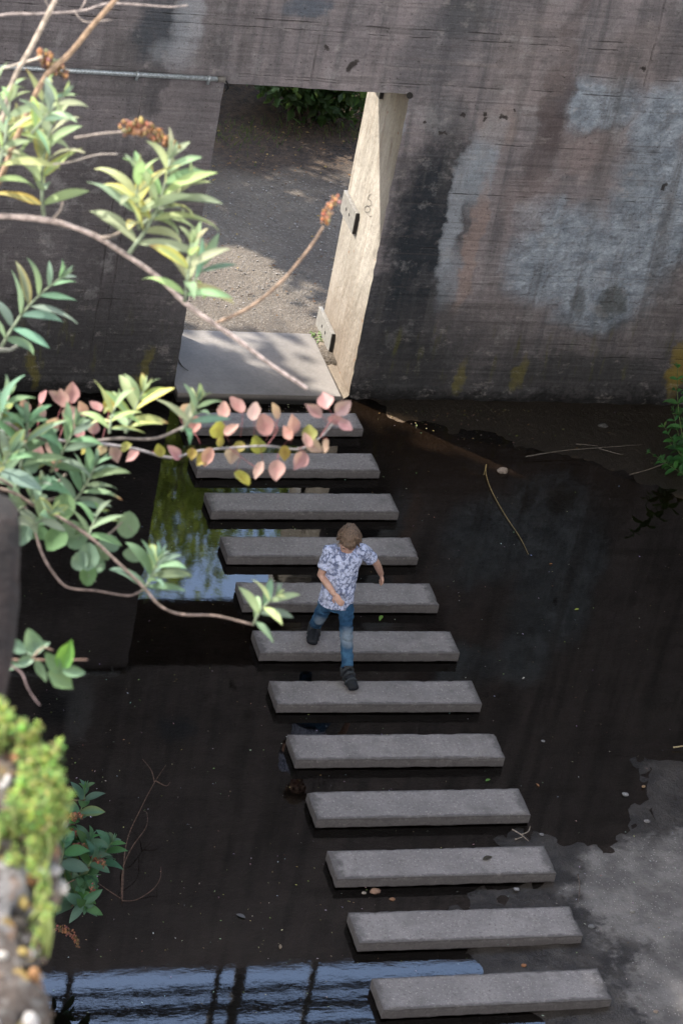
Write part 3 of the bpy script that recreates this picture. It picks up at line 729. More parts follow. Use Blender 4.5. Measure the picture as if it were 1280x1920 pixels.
# ================================================================ BEHIND THE WALL : trees and undergrowth
def sun_gap(P):
    """True where a crown leaves the sun free to reach the doorway reveal"""
    P = np.asarray(P); t_ = (P[:, 0] - XR) / TOSUN[0]
    q = P - TOSUN * t_[:, None]
    door = (t_ > 0) & (q[:, 1] > .08) & (q[:, 1] < 1.75) & (q[:, 2] > -.15) & (q[:, 2] < 3.3)
    h_ = P - TOSUN * ((P[:, 2] - .085) / TOSUN[2])[:, None]      # where the leaf's shadow would fall on the yard
    e1 = ((h_[:, 0] - .95) / .62) ** 2 + ((h_[:, 1] - 2.35) / .62) ** 2; e2 = ((h_[:, 0] - 1.25) / .3) ** 2 + ((h_[:, 1] - .55) / .35) ** 2; e3 = ((h_[:, 0] - .75) / .8) ** 2 + ((h_[:, 1] - 1.62) / .22) ** 2
    return door | (e1 < 1) | (e2 < 1) | (e3 < 1)
def leaf_cloud(mb, P, size, rg, cols, flat=.6):
    n = len(P)
    d = rg.normal(size=(n, 3)); d[:, 2] -= .3; d /= np.linalg.norm(d, axis=1)[:, None]
    u = rg.normal(size=(n, 3)); u[:, 2] += 1.2; u -= d * (u * d).sum(1)[:, None]; u /= np.linalg.norm(u, axis=1)[:, None]
    sd = np.cross(d, u); L = size * rg.uniform(.6, 1.3, n)[:, None]
    k0 = P; k1 = P + d * L * .45 + sd * L * .27 + u * L * .05; k2 = P + d * L; k3 = P + d * L * .45 - sd * L * .27 + u * L * .05
    V = np.stack([k0, k1, k2, k3], 1).reshape(-1, 3)
    ci = rg.integers(0, len(cols), n); jit = rg.uniform(.75, 1.25, (n, 1)); C = np.repeat(np.clip(np.array(cols)[ci] * jit, 0, 1), 4, 0)
    o = len(mb.v); mb.v.extend(map(tuple, V)); mb.c.extend(map(tuple, C))
    F = (np.arange(n)[:, None] * 4 + np.array([0, 1, 2, 3]) + o); mb.f.extend(map(tuple, F)); mb.mi.extend([0] * n)
GREENS = [(.055, .10, .022), (.075, .13, .03), (.045, .085, .022), (.09, .14, .03), (.065, .10, .03)]
def tree(base, hgt, cz, rad, n, size, seed, label, cols=GREENS, lim=None, name='tree'):
    rg = np.random.default_rng(seed); base = np.array(base, float)
    e = empty(name, base, label, 'tree', 'trees behind the bunker wall')
    tr = MB(); top = base + (0, 0, hgt * .75); k = 9
    pts = [base + (top - base) * i / k + np.array([math.sin(i * 1.3 + seed), math.cos(i * 1.7 + seed), 0]) * .08 * i for i in range(k + 1)]
    tr.tube(pts, [.02 * hgt * (1 - .75 * i / k) for i in range(k + 1)], 9, (.10, .08, .06))
    nc = 60; cc = rg.normal(size=(nc, 3)); cc /= np.linalg.norm(cc, axis=1)[:, None]; cc *= rg.uniform(.35, 1., (nc, 1)) ** .6
    cc = cc * np.array(rad) + base + (0, 0, cz)
    for q in cc[:14]:
        a = pts[rnd.randint(3, k)]; m_ = (a + q) / 2 + (0, 0, .25)
        tr.tube([a, m_, q], [.005 * hgt, .003 * hgt, .001 * hgt], 5, (.10, .08, .06))
    tr.build('trunk', M['bark'], e)
    idx = rg.integers(0, nc, n); P = cc[idx] + rg.normal(size=(n, 3)) * np.array(rad) * .17
    keep = ~sun_gap(P)
    if lim is not None: keep &= lim(P)
    cr = MB(); leaf_cloud(cr, P[keep], size, rg, cols); cr.build('crown', M['treeleaf'], e, smooth=False)
tree((-9.5, 4.2, 0), 17, 12.5, (4.6, 3.4, 4.6), 7000, .42, 1, 'tall broad tree behind the wall, furthest left, shading the pool')
tree((-14.5, 1.5, 0), 17, 12.5, (4.0, 3.6, 4.5), 5000, .42, 2, 'tall tree outside the left side wall, its crown over the wall top')
tree((-5.4, 4.9, 0), 14, 10.0, (3.6, 2.6, 3.6), 7000, .34, 3, 'mid height tree left behind the doorway, throwing dappled shade on the yard')
tree((.6, 13.8, .9), 9.0, 5.6, (2.6, 2.4, 2.6), 4500, .26, 4, 'round tree mirrored green in the water, left behind the doorway')
tree((3.5, 12.4, 1.), 10.4, 6.6, (2.1, 2.2, 2.7), 6500, .19, 5, 'loose leafy tree straight behind the doorway, mirrored against the sky', [(.17, .22, .03), (.20, .24, .04), (.13, .17, .03)])
tree((6.2, 13.4, 1.), 8.6, 5.6, (2.5, 2.2, 2.6), 4500, .26, 6, 'dark bushy tree right behind the doorway, on the bank')
tree((-2.3, 8.1, .7), 7.2, 4.4, (2.3, 1.9, 1.7), 8500, .20, 7, 'low spreading tree beside the yard, left of the doorway view')
tree((-9.5, .8+2.4, 0), 12, 9.0, (3.4, 1.6, 3.2), 5000, .36, 8, 'slim tree close against the wall end, beside the tall broad tree')
FG = atd(240, 560, 5.8)
def overhang(P):
    w_ = P - FG; a = w_ @ TOSUN; q = w_ - a[:, None] * TOSUN
    up = (P[:, 2] > 12.6) | (np.abs(P[:, 0] + 1.) > 9.5)
    return ~((a > 0) & (np.linalg.norm(q, axis=1) < 1.25)) & up & (P[:, 1] < 3.2)
OV = [(.05, .085, .022), (.06, .10, .026)]
def added_canopy_tree(base, c, rad, n, seed, label):  # out of view, put in so its crown dims the overhead sky
    rg = np.random.default_rng(seed); base = np.array(base, float); c = np.array(c, float)
    e = empty('tree', base, label, 'tree', 'unseen trees added over the pool court'); tr = MB(); top = base + (0, 0, 14.5)
    tr.tube([base + (top - base) * q + (math.sin(q * 5) * .15, 0, 0) for q in np.linspace(0, 1, 8)], [.42 - .2 * q for q in np.linspace(0, 1, 8)], 10, (.10, .08, .06))
    nc = 70; cc = rg.normal(size=(nc, 3)); cc /= np.linalg.norm(cc, axis=1)[:, None]; cc = cc * rg.uniform(.3, 1, (nc, 1)) ** .5 * np.array(rad) + c
    for q in cc[:18]: tr.tube([top - (0, 0, 1.2), (top + q) / 2 + (0, 0, .5), q], [.16, .09, .03], 6, (.10, .08, .06))
    tr.build('trunk', M['bark'], e)
    P = cc[rg.integers(0, nc, n)] + rg.normal(size=(n, 3)) * np.array(rad) * .2; P = P[overhang(P) & ~sun_gap(P)]
    cr = MB(); leaf_cloud(cr, P, .62, rg, OV); cr.build('crown', M['treeleaf'], e, smooth=False)
added_canopy_tree((10.6, -5.5, .9), (3.2, -5.5, 15.2), (7.5, 7.5, 2.0), 8500, 31, 'unseen great tree added right of the court, its crown dimming the sky over the pool')
added_canopy_tree((-11.4, -3.5, .9), (-5.5, -3.2, 15.6), (5.5, 6.0, 2.0), 6000, 32, 'unseen great tree added left of the court, its crown dimming the sky over the pool')
tree((3.1, 9.4, .9), 6.8, 4.7, (1.7, 1.4, 1.75), 5200, .15, 9, 'young bright green tree just behind the yard shrubs, mirrored low in the water', [(.17, .22, .03), (.20, .24, .04), (.13, .17, .03)])
def shrub(base, rad, n, size, seed, label, cols):
    rg = np.random.default_rng(seed); base = np.array(base, float)
    e = empty('shrub', base, label, 'shrub', 'shrubs on the bank behind the doorway')
    st = MB()
    for i in range(9):
        q = base + np.array([rg.normal() * rad[0] * .5, rg.normal() * rad[1] * .5, rad[2] * 1.2]); st.tube([base + rg.normal(size=3) * (.1, .1, 0), (base + q) / 2 + (0, 0, .1), q], [.018, .012, .005], 5, (.09, .07, .05))
    st.build('stems', M['bark'], e)
    nc = 26; cc = rg.normal(size=(nc, 3)); cc /= np.linalg.norm(cc, axis=1)[:, None]; cc *= rg.uniform(.4, 1, (nc, 1)); cc = cc * np.array(rad) + base + (0, 0, rad[2])
    P = cc[rg.integers(0, nc, n)] + rg.normal(size=(n, 3)) * np.array(rad) * .2
    P = P[~sun_gap(P)]; P = P[P[:, 2] > base[2] + .03]
    m_ = MB(); leaf_cloud(m_, P, size, rg, cols); m_.build('foliage', M['treeleaf'], e, smooth=False)
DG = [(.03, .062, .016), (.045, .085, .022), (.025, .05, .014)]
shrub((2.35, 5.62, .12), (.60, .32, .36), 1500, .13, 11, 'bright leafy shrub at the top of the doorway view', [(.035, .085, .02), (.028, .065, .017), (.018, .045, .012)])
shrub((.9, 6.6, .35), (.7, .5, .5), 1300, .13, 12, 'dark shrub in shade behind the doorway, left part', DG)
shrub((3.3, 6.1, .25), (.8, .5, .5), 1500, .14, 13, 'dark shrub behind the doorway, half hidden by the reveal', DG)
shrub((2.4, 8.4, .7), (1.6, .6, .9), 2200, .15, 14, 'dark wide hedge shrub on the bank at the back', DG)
# low grass at the yard's far edge
gr_ = MB()
for i in range(700):
    x = rnd.uniform(.2, 4.2); y = rnd.gauss(5.35, .22) + .2 * math.sin(x * 3); z = .09 + max(0, (y - 5.6) * .25)
    a = rnd.uniform(0, 6.28); h_ = rnd.uniform(.03, .10); q = np.array([x, y, z])
    gr_.add([q + (.004, 0, 0), q - (.004, 0, 0), q + (math.cos(a) * h_ * .6, math.sin(a) * h_ * .6, h_)], [(0, 1, 2)], (.05 * rnd.uniform(.6, 1.4), .085, .02))
tag(gr_.build('grass', M['leaf'], smooth=False), kind='stuff')
# grit, litter on the yard (uncountable)
ym = MB()
for i in range(1500):
    x = rnd.uniform(-.1, 3.4); y = rnd.uniform(1.6, 6.6); z = .085 + max(0, (y - 5.6) * .25)
    a = rnd.uniform(0, 6.28); far = y > 4.4
    if far or rnd.random() < .3:
        l = rnd.uniform(.015, .045); d = np.array([math.cos(a), math.sin(a), 0]); sdv = np.array([-d[1], d[0], 0]); q = np.array([x, y, z + .012])
        col = rnd.choice([(.13, .07, .03), (.08, .045, .025), (.2, .14, .05), (.05, .035, .025)])
        ym.add([q, q + d * l * .5 + sdv * l * .3 + (0, 0, .008), q + d * l, q + d * l * .5 - sdv * l * .3], [(0, 1, 2, 3)], col)
    else:
        r_ = rnd.uniform(.004, .011); g_ = rnd.uniform(.10, .36)
        ym.ball((x, y, z + r_ * .3), np.diag([r_, r_ * rnd.uniform(.6, 1), r_ * .6]), 6, 4, (g_, g_ * .93, g_ * .86))
tag(ym.build('yard_litter', M['litter']), kind='stuff')
# weed at the reveal foot
wk = MB(); wb = np.array([1.515, 1.27, .085])
for i in range(26):
    a = rnd.uniform(0, 6.28); d = np.array([math.cos(a), math.sin(a), rnd.uniform(.3, 1.3)]); q = wb + (rnd.uniform(-.05, .04), rnd.uniform(-.09, .07), 0)
    wk.lance(q, d, (0, 0, 1), rnd.uniform(.03, .055), .014, .8, .2, (.08, .13, .035), n=4)
tag(wk.build('weed', M['leaf']), 'small green weed growing at the corner of the slab by the plate', 'weed')

# ================================================================ THE BOY
bx = np.array([.44, -3.40, 0])
boy = empty('person', (.44, -3.40, H), 'young boy in patterned white shirt and jeans striding over the stones', 'person')
V3 = lambda *a: np.array(a, float)
FW = nrm(V3(-.20, -.97, 0)); SD = np.cross(FW, V3(0, 0, 1)) ; SD = nrm(SD)          # SD: towards image left (his right)
if SD[0] > 0: SD = -SD
shR, elR, wrR, hdR = V3(.318, -3.36, .995), V3(.295, -3.36, .768), V3(.366, -3.50, .708), V3(.412, -3.555, .665)
shL, elL, wrL, hdL = V3(.572, -3.36, 1.0), V3(.718, -3.30, .835), V3(.800, -3.225, .69), V3(.838, -3.20, .595)
hipR, knR, anR, toR = V3(.380, -3.385, .60), V3(.366, -3.315, .355), V3(.415, -3.13, .165), V3(.36, -3.29, .115)
hipL, knL, anL, toL = V3(.500, -3.400, .60), V3(.520, -3.515, .375), V3(.517, -3.700, .180), V3(.535, -3.855, .118)
pel = V3(.440, -3.39, .60); chest = V3(.440, -3.375, .90); neckb = V3(.436, -3.385, 1.015); head = V3(.412, -3.455, 1.150)
M['skin'] = None
g = G('skin'); Pp = g.obj(); n_ = g.noise(Pp, 40, 4)
cc = g.mix(g.mr(n_, .3, .7), (.50, .30, .225), (.58, .37, .29))
ps = g.n('ShaderNodeBsdfPrincipled'); g.set(ps.inputs['Base Color'], cc); ps.inputs['Roughness'].default_value = .55; ps.inputs['Subsurface Weight'].default_value = .12
ps.inputs['Subsurface Radius'].default_value = (.012, .005, .003); ps.inputs['Subsurface Scale'].default_value = 1
M['skin'] = g.done(ps.outputs[0])
hf = nrm(FW * .74 + V3(0, 0, -.67)); hs = SD; hu = nrm(np.cross(hf, hs)); hu = hu if hu[2] > 0 else -hu     # head axes
HD = lambda a, b, c: head + hs * a + hf * b + hu * c
b = MB()
b.ball(HD(0, -.012, .018), [hs * .069, hf * .084, hu * .077], 20, 14)        # cranium
b.ball(HD(0, .022, -.035), [hs * .058, hf * .060, hu * .066], 18, 12)         # face
b.ball(HD(0, .040, -.083), [hs * .034, hf * .032, hu * .024], 14, 10)         # chin
b.loft([(HD(0, .074, .002), .008, .008), (HD(0, .090, -.026), .012, .012), (HD(0, .084, -.036), .012, .008)], hs, 10)   # nose
b.ball(HD(0, .066, .012), [hs * .046, hf * .016, hu * .010], 12, 8)           # brow
b.ball(HD(0, .072, -.060), [hs * .020, hf * .011, hu * .009], 10, 7)          # lips
for sgn in (-1, 1):
    b.ball(HD(sgn * .071, -.004, -.018), [hs * .008, hf * .018 - hu * .004, hu * .028], 10, 8)   # ears
    b.ball(HD(sgn * .032, .052, -.036), [hs * .024, hf * .020, hu * .022], 10, 8)  # cheeks
b.loft([(neckb - (0, 0, .05), .046, .046), (neckb + V3(0, -.012, .02), .040, .042), (HD(0, -.02, -.05), .042, .044)], SD, 14)
b.loft([(pel - (0, 0, .02), .098, .070), (pel + (0, .005, .12), .088, .064), (chest - (0, 0, .06), .098, .070), (chest + (0, 0, .04), .112, .070), (neckb - (0, 0, .035), .075, .052)], SD, 18)
def arm(sh, el, wr, sgn):
    b.loft([(sh - (0, 0, .014), .033, .033), (sh * .6 + el * .4, .034, .034), (el, .0285, .029), (el * .6 + wr * .4, .029, .028), (wr, .0195, .022)], FW, 12)
arm(shR, elR, wrR, 1); arm(shL, elL, wrL, -1)
def hand(wr, tip, palm_n, thumb_side, curl):
    d = nrm(tip - wr); pn = nrm(palm_n - d * (palm_n @ d)); ts = nrm(np.cross(pn, d)) * thumb_side
    pc = wr + d * .040
    b.ball(pc, [ts * .030, pn * .0125, d * .038], 12, 9)
    b.loft([(wr - d * .012, .0185, .020), (wr + d * .012, .020, .015)], pn, 10)
    for i, (off, ln, r_) in enumerate(((.0215, .047, .0072), (.0075, .053, .0075), (-.0070, .049, .0072), (-.0205, .038, .0064))):
        p0 = wr + d * .064 + ts * off * .95; sp = ts * off * .35
        d1 = nrm(d + sp * 3 + pn * curl * .35); p1 = p0 + d1 * ln * .45; d2 = nrm(d1 + pn * curl * .9); p2 = p1 + d2 * ln * .32; d3 = nrm(d2 + pn * curl * .9); p3 = p2 + d3 * ln * .26
        b.loft([(p0 - d1 * .012, r_, r_), (p1, r_ * .95, r_ * .95), (p2, r_ * .88, r_ * .88), (p3, r_ * .75, r_ * .75)], ts, 8)
    t0 = wr + d * .022 + ts * .022; t1 = t0 + nrm(ts * .75 + d * .6 + pn * .3) * .026; t2 = t1 + nrm(ts * .25 + d + pn * .4) * .022
    b.loft([(t0 - ts * .010, .009, .009), (t1, .0085, .0085), (t2, .0068, .0068)], pn, 8)
hand(wrR, hdR, nrm(V3(.6, .4, -.35)), 1, .55)
hand(wrL, hdL, nrm(V3(-.75, -.1, -.2)), 1, .6)
for hp, kn, an, to in ((hipR, knR, anR, toR), (hipL, knL, anL, toL)):
    b.loft([(hp, .058, .060), (kn, .040, .042), (kn * .6 + an * .4, .038, .040), (an, .026, .028)], SD, 14)
    fd = nrm(to - an); b.loft([(an - nrm(fd * (1, 1, 0)) * .02 - (0, 0, .02), .024, .022), (an * .5 + to * .5, .029, .022), (to - fd * .02, .026, .012)], np.cross(fd, (0, 0, 1)), 12)
body = blob('body', b, M['skin'], boy, .0042, 3)
# eyes and mouth
for sgn in (-1, 1):
    q = MB(); q.ball(HD(sgn * .027, .0715, -.006), [hs * .011, hf * .006, hu * .0055], 10, 7, (.05, .035, .03)); q.build('eye', M['litter'], body)
q = MB(); q.ball(HD(0, .0822, -.0605), [hs * .016, hf * .003, hu * .0035], 10, 6, (.36, .13, .11)); q.build('mouth', M['litter'], body)
# hair
hm_ = MB()
hm_.ball(HD(0, -.016, .028), [hs * .0765, hf * .089, hu * .079], 22, 16)
hm_.ball(HD(0, .050, .050), [hs * .052, hf * .036, hu * .030], 14, 10)
hm_.ball(HD(.0, -.045, -.015), [hs * .067, hf * .055, hu * .062], 16, 12)
for i in range(170):
    th = rnd.uniform(0, 6.28); c = rnd.uniform(-.15, 1)
    s_ = math.sqrt(max(0, 1 - c * c)); n3 = np.array([math.cos(th) * s_, math.sin(th) * s_, c])
    if n3[1] > .62 and c < .35: continue
    p0 = HD(n3[0] * .075, -.014 + n3[1] * .084, .024 + c * .074); fl = nrm(hf * .7 + hs * math.cos(th) * .6 - hu * (.25) + hs * rnd.uniform(-.4, .4))
    nn = nrm(hs * n3[0] + hf * n3[1] + hu * n3[2])
    hm_.loft([(p0 - fl * .014, .006, .005), (p0 + fl * .010 + nn * .002, .0055, .005), (p0 + fl * .034 - nn * .003, .003, .0025)], hs, 6)
g = G('sandy_brown_hair'); Pp = g.obj(); n_ = g.noise(g.scale(Pp, (1, 1, .35)), 90, 4, .6)
cc = g.mix(g.mr(n_, .3, .7), (.055, .036, .024), (.18, .122, .085))
M['hair'] = g.done(g.princ(cc, .55, g.bump(n_, .9, .006), .35))
blob('hair', hm_, M['hair'], boy, .0032, 3)
# T-shirt
s = MB()
hem = V3(.436, -3.395, .555)
s.loft([(hem + (0, 0, -.012), .128, .094), (hem + (0, 0, .05), .125, .090), (chest - (0, 0, .17), .116, .082), (chest - (0, 0, .05), .122, .082), (chest + (0, 0, .045), .128, .080), (neckb - (0, 0, .042), .098, .064), (neckb - V3(0, 0, .008), .058, .052)], SD, 24, dome=False)
for sh, el, sg in ((shR + (0.012, 0, -.012), elR, 1), (shL + (-.012, 0, -.012), elL, -1)):
    m_ = sh * .36 + el * .64
    s.loft([(sh - SD * sg * .045 + (0, 0, .004), .050, .052), (sh + SD * sg * .006 + (0, 0, .002), .052, .054), (sh * .55 + el * .45, .049, .050), (m_, .052, .053), (m_ + nrm(el - sh) * .006, .050, .051)], FW, 16, dome=False)
g = G('printed_cotton'); Pp = g.obj()
wp = g.noise(Pp, 14, 3, col=True); Pw = g.n('ShaderNodeVectorMath', operation='MULTIPLY_ADD'); g.set(Pw.inputs[0], wp); Pw.inputs[1].default_value = (.05,) * 3; g.set(Pw.inputs[2], Pp)
v1 = g.voro(g.scale(Pw.outputs[0], (1, .6, .75)), 44); f1 = g.noise(g.scale(Pw.outputs[0], (1.5, 1, .7)), 105, 3, .65)
lf = g.mr(g.add(v1, g.mul(g.sub(f1, .5), 1.7)), .44, .68)
cc = g.mix(lf, (.56, .62, .82), (.15, .185, .31)); cc = g.mix(g.mul(g.mr(g.noise(Pp, 12, 2), .5, .62), .35), cc, (.36, .38, .46))
M['shirt'] = g.done(g.princ(cc, .9, g.bump(g.noise(Pp, 14, 3), .6, .02), .15))
blob('shirt', s, M['shirt'], boy, .005, 4, lambda c: .008 * mnoise.noise(Vector((c.x * 20 + c.z * 8, c.y * 20, c.z * 14))) + .003 * mnoise.noise(c * 50))
# jeans
j = MB()
j.loft([(pel + (0, 0, .03), .106, .076), (pel - (0, 0, .02), .110, .080), (pel - (0, 0, .075), .100, .074)], SD, 20)
for hp, kn, an in ((hipR, knR, anR), (hipL, knL, anL)):
    e1 = an * .86 + kn * .14
    j.loft([(hp + (0, 0, -.02), .062, .068), (hp * .5 + kn * .5, .055, .058), (kn, .048, .051), (kn * .55 + an * .45, .046, .048), (e1, .044, .046), (an + nrm(kn - an) * .012, .046, .048)], SD, 16, dome=False)
g = G('blue_denim'); Pp = g.pos(); n_ = g.noise(Pp, 9, 4, .6); f = g.noise(Pp, 160, 2)
cc = g.mix(g.mr(n_, .35, .65), (.020, .060, .125), (.055, .135, .235)); 
def near(p, r):
    d = g.n('ShaderNodeVectorMath', operation='DISTANCE'); g.set(d.inputs[0], Pp); d.inputs[1].default_value = tuple(p); return g.mr(g.add(d.outputs['Value'], g.mul(g.sub(n_, .5), .06)), r, r * .35)
cc = g.mix(g.mul(g.mx(near(knL + (0, -.05, -.02), .095), near(knR + (0, -.05, 0), .07)), .75), cc, (.22, .27, .32))
cc = g.mix(.3, cc, g.mix(f, (0, 0, 0), (1, 1, 1)), 'OVERLAY')
M['denim'] = g.done(g.princ(cc, .9, g.bump(g.noise(g.scale(Pp, (1, 1, 2.2)), 16, 3), .9, .02), .15))
blob('jeans', j, M['denim'], boy, .005, 3, lambda c: .008 * mnoise.noise(Vector((c.x * 18 + c.z * 12, c.y * 18, c.z * 38))))
# sandals
for an, to, sg in ((anR, toR, 1), (anL, toL, -1)):
    fd = nrm(to - an); fh = nrm(fd * (1, 1, .62 if sg > 0 else .45)); sv = nrm(np.cross(fh, (0, 0, 1))); uv = np.cross(sv, fh)
    heel = an - fh * .055 - uv * .062 if sg < 0 else an - fh * .050 - uv * .062
    A = lambda f_, s_, u_: heel + fh * f_ + sv * s_ + uv * u_
    so_ = MB(); n_ = 22; vs = []
    for u_ in (0, .018):
        for i in range(n_):
            w = 2 * math.pi * i / n_; x = .108 - .108 * math.cos(w); ww = .036 * (1 + .22 * (x / .216 - .4)) * math.sin(w) ** 1 if True else 0
            ww = math.copysign(abs(math.sin(w)) ** .6, math.sin(w)) * (.031 + .010 * (x / .216))
            vs.append(A(x, ww, u_ + (.010 if x > .19 else 0)))
    so_.add(vs, [tuple(range(n_ - 1, -1, -1)), tuple(range(n_, 2 * n_))] + [(i, (i + 1) % n_, n_ + (i + 1) % n_, n_ + i) for i in range(n_)])
    st = MB()
    for f_, hh, r_ in ((.158, .066, .010), (.112, .082, .012), (.070, .094, .012)):
        st.tube([A(f_, -.040, .012), A(f_, -.034, hh * .7), A(f_ - .003, -.014, hh), A(f_ - .003, .014, hh), A(f_, .034, hh * .7), A(f_, .040, .012)], r_, 8)
    st.tube([A(.075, .038, .02), A(.03, .036, .05), A(.0, .0, .055), A(.03, -.036, .05), A(.075, -.038, .02)], .012, 8)
    toe = MB(); zz_ = np.array([0, 0, .016]); toe.loft([(an - zz_ - fd * .02, .036, .036), (an * .55 + to * .45 - zz_ * .3, .040, .033), (to + zz_ * .1, .041, .024)], sv, 14)
    sn = so_.build('sandal', plain('dark_sandal_sole', (.045, .045, .045), .7, .25, 60), boy)
    st.build('strap', plain('dark_sandal_strap', (.032, .037, .043), .75, .3, 80), sn); toe.build('toe_cap', plain('dark_sandal_toe', (.008, .010, .014), .6, .3, 60), sn)


# ================================================================ FOREGROUND PLANTS (rooted on the mossy pier, left of the view)
PALE = [(.215, .27, .15), (.245, .295, .16), (.19, .25, .15), (.26, .29, .14)]  # overexposed sunlight put into the leaf colour
GREY = [(0.11, 0.171, 0.121), (0.132, 0.193, 0.138), (0.094, 0.154, 0.099), (0.121, 0.176, 0.105)]  # same leaf in a darker grey-green, shade put into the colour
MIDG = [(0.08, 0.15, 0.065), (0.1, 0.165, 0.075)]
STEM = (.19, .155, .13); STEMG = (.15, .18, .12); BRN = (.20, .13, .085)
def spline(pts, sub=6):
    pts = [np.asarray(p, float) for p in pts]; out = []
    P_ = [2 * pts[0] - pts[1]] + pts + [2 * pts[-1] - pts[-2]]
    for i in range(1, len(P_) - 2):
        for k in range(sub):
            t = k / sub; a, b_, c, d = P_[i - 1], P_[i], P_[i + 1], P_[i + 2]
            out.append(.5 * ((2 * b_) + (-a + c) * t + (2 * a - 5 * b_ + 4 * c - d) * t * t + (-a + 3 * b_ - 3 * c + d) * t ** 3))
    out.append(pts[-1]); return out
def stem(mb, pp, d0, d1, r0, r1, col=STEM):
    n = len(pp); pts = [atd(u, v, d0 + (d1 - d0) * i / (n - 1)) for i, (u, v) in enumerate(pp)]
    sp = spline(pts); k = len(sp); mb.tube(sp, [(r0 + (r1 - r0) * i / (k - 1)) * (1 + rnd.uniform(-.12, .12)) for i in range(k)], 7, col)
    return sp
def sprig(mbs, mbl, b, t, depth, L, pairs, pal, td=0., open_=(.55, 1.25), wr=.30, yel=.2, droop=.8, stemcol=STEMG):
    """a butterfly-bush shoot: opposite leaf pairs, crossed, shrinking to the tip"""
    B = atd(b[0], b[1], depth); T = atd(t[0], t[1], depth + td); ax = T - B; ln = np.linalg.norm(ax); a = ax / ln
    s1 = nrm(np.cross(a, CW)); s2 = np.cross(a, s1)
    bend = s1 * rnd.uniform(-.08, .08) * ln
    pts = [B + ax * q + bend * math.sin(q * 3.1) for q in np.linspace(0, 1, 6)]
    mbs.tube(pts, [.0042 * L / 95 * (1 - .6 * q) * depth / 6 for q in np.linspace(0, 1, 6)], 6, stemcol)
    L = L * 1.03; wr = wr * .86; pairs += 1; Lm = L * depth / FPX; ph = rnd.uniform(0, 3.14)
    for i in range(pairs):
        q = .12 + .88 * i / max(1, pairs - 1); p = B + ax * q + bend * math.sin(q * 3.1)
        sz = Lm * (1.02 - .18 * abs(q - .45) - (.45 * max(0, q - .62) / .38)) * rnd.uniform(.85, 1.12)
        op = open_[1] + (open_[0] - open_[1]) * q
        w0 = ph + (i % 2) * 1.57 + rnd.uniform(-.25, .25)
        for k in (0, 1):
            w_ = w0 + math.pi * k + rnd.uniform(-.2, .2); o_ = op + rnd.uniform(-.18, .18)
            rad = s1 * math.cos(w_) + s2 * math.sin(w_); rad = nrm(rad - CW * (rad @ CW) * .5); d = a * math.cos(o_) + rad * math.sin(o_)
            up = a * math.sin(o_) - rad * math.cos(o_)
            up = nrm(up) * .7 - CW * .75 + np.array([0, 0, .35])
            c = rnd.choice(pal); c = tuple(x * rnd.uniform(.85, 1.15) for x in c); e = c; tip = None
            if rnd.random() < yel: e = (min(1, c[0] * 1.5 + .03), c[1] * 1.18, c[2] * .6); 
            if rnd.random() < yel * .35: tip = (.20, .09, .045)
            mbl.lance(p, d, up, sz, sz * wr * rnd.uniform(.85, 1.2), droop * rnd.uniform(.3, 1.3), rnd.uniform(.15, .45), c, e, tip, 8, .42, .03)
    for k in range(3):     # folded bud leaves
        d = nrm(a + s1 * rnd.uniform(-.3, .3) + s2 * rnd.uniform(-.3, .3)); mbl.lance(T - a * Lm * .03, d, s2, Lm * rnd.uniform(.3, .45), Lm * .07, .2, .5, rnd.choice(pal), None, None, 5)
def spike(mb, pp, depth, r0, r1, n, cols, dots=.2):
    sp = spline([atd(u, v, depth) for u, v in pp], 10); k = len(sp) - 1
    mb.tube(sp, [.0012 * depth / 6] * len(sp), 5, (.2, .13, .08))
    for i in range(n):
        q = rnd.random(); p = sp[int(q * k)]; r = r0 + (r1 - r0) * q; d = nrm([rnd.gauss(0, 1) for _ in range(3)]); sz = r * rnd.uniform(.16, .34)
        mb.ball(p + d * r * rnd.uniform(.35, 1), np.diag([sz * rnd.uniform(.6, 1.2), sz, sz * rnd.uniform(.7, 1.5)]), 6, 4, tuple(x * rnd.uniform(.7, 1.3) for x in rnd.choice(cols)))
DRY = [(0.15, 0.075, 0.035), (0.2, 0.11, 0.055), (0.11, 0.055, 0.028), (0.23, 0.135, 0.075)]
ORG = [(0.279, 0.135, 0.059), (0.315, 0.189, 0.108), (0.234, 0.108, 0.045)]
DARKDRY = [(.15, .085, .05), (.21, .12, .07), (.10, .06, .04)]

def plant(name, px_root, d, label, cat, group=None):
    return empty(name, atd(px_root[0], px_root[1], d), label, cat, group)

# --- sunlit butterfly bush, upper left
E1 = plant('butterfly_bush', (-260, 620), 5.6, 'sunlit pale green butterfly bush with dried flower heads, upper left', 'bush')
S = MB(); L_ = MB()
stem(S, [(-260, 620), (-180, 470), (-60, 408), (0, 405), (55, 408), (110, 417), (175, 440), (240, 480), (300, 522), (345, 566), (400, 606), (450, 640), (510, 685), (575, 728)], 5.6, 5.9, (.0068), .0042, (.38, .305, .27))
stem(S, [(400, 608), (470, 575), (530, 525), (580, 465), (606, 425)], 5.84, 5.7, .0036, .0026, (.2, .14, .1))
stem(S, [(-260, 620), (-60, 420), (-20, 330), (20, 165), (60, 85), (108, -10), (130, -60)], 5.6, 5.8, .006, .0048, (.22, .18, .14))
stem(S, [(-260, 620), (-40, 400), (30, 260), (80, 150), (130, 100), (175, 45), (215, 0), (245, -40)], 5.6, 5.9, .006, .0055, (.18, .12, .075))
stem(S, [(-20, 135), (40, 118), (80, 106)], 5.8, 5.8, .003, .0022, (.35, .3, .25))
stem(S, [(140, 258), (190, 250), (238, 246)], 5.7, 5.7, .0026, .002, (.24, .2, .17))
stem(S, [(50, 309), (120, 305), (180, 290), (220, 288)], 5.7, 5.75, .002, .0012, (.35, .3, .26))
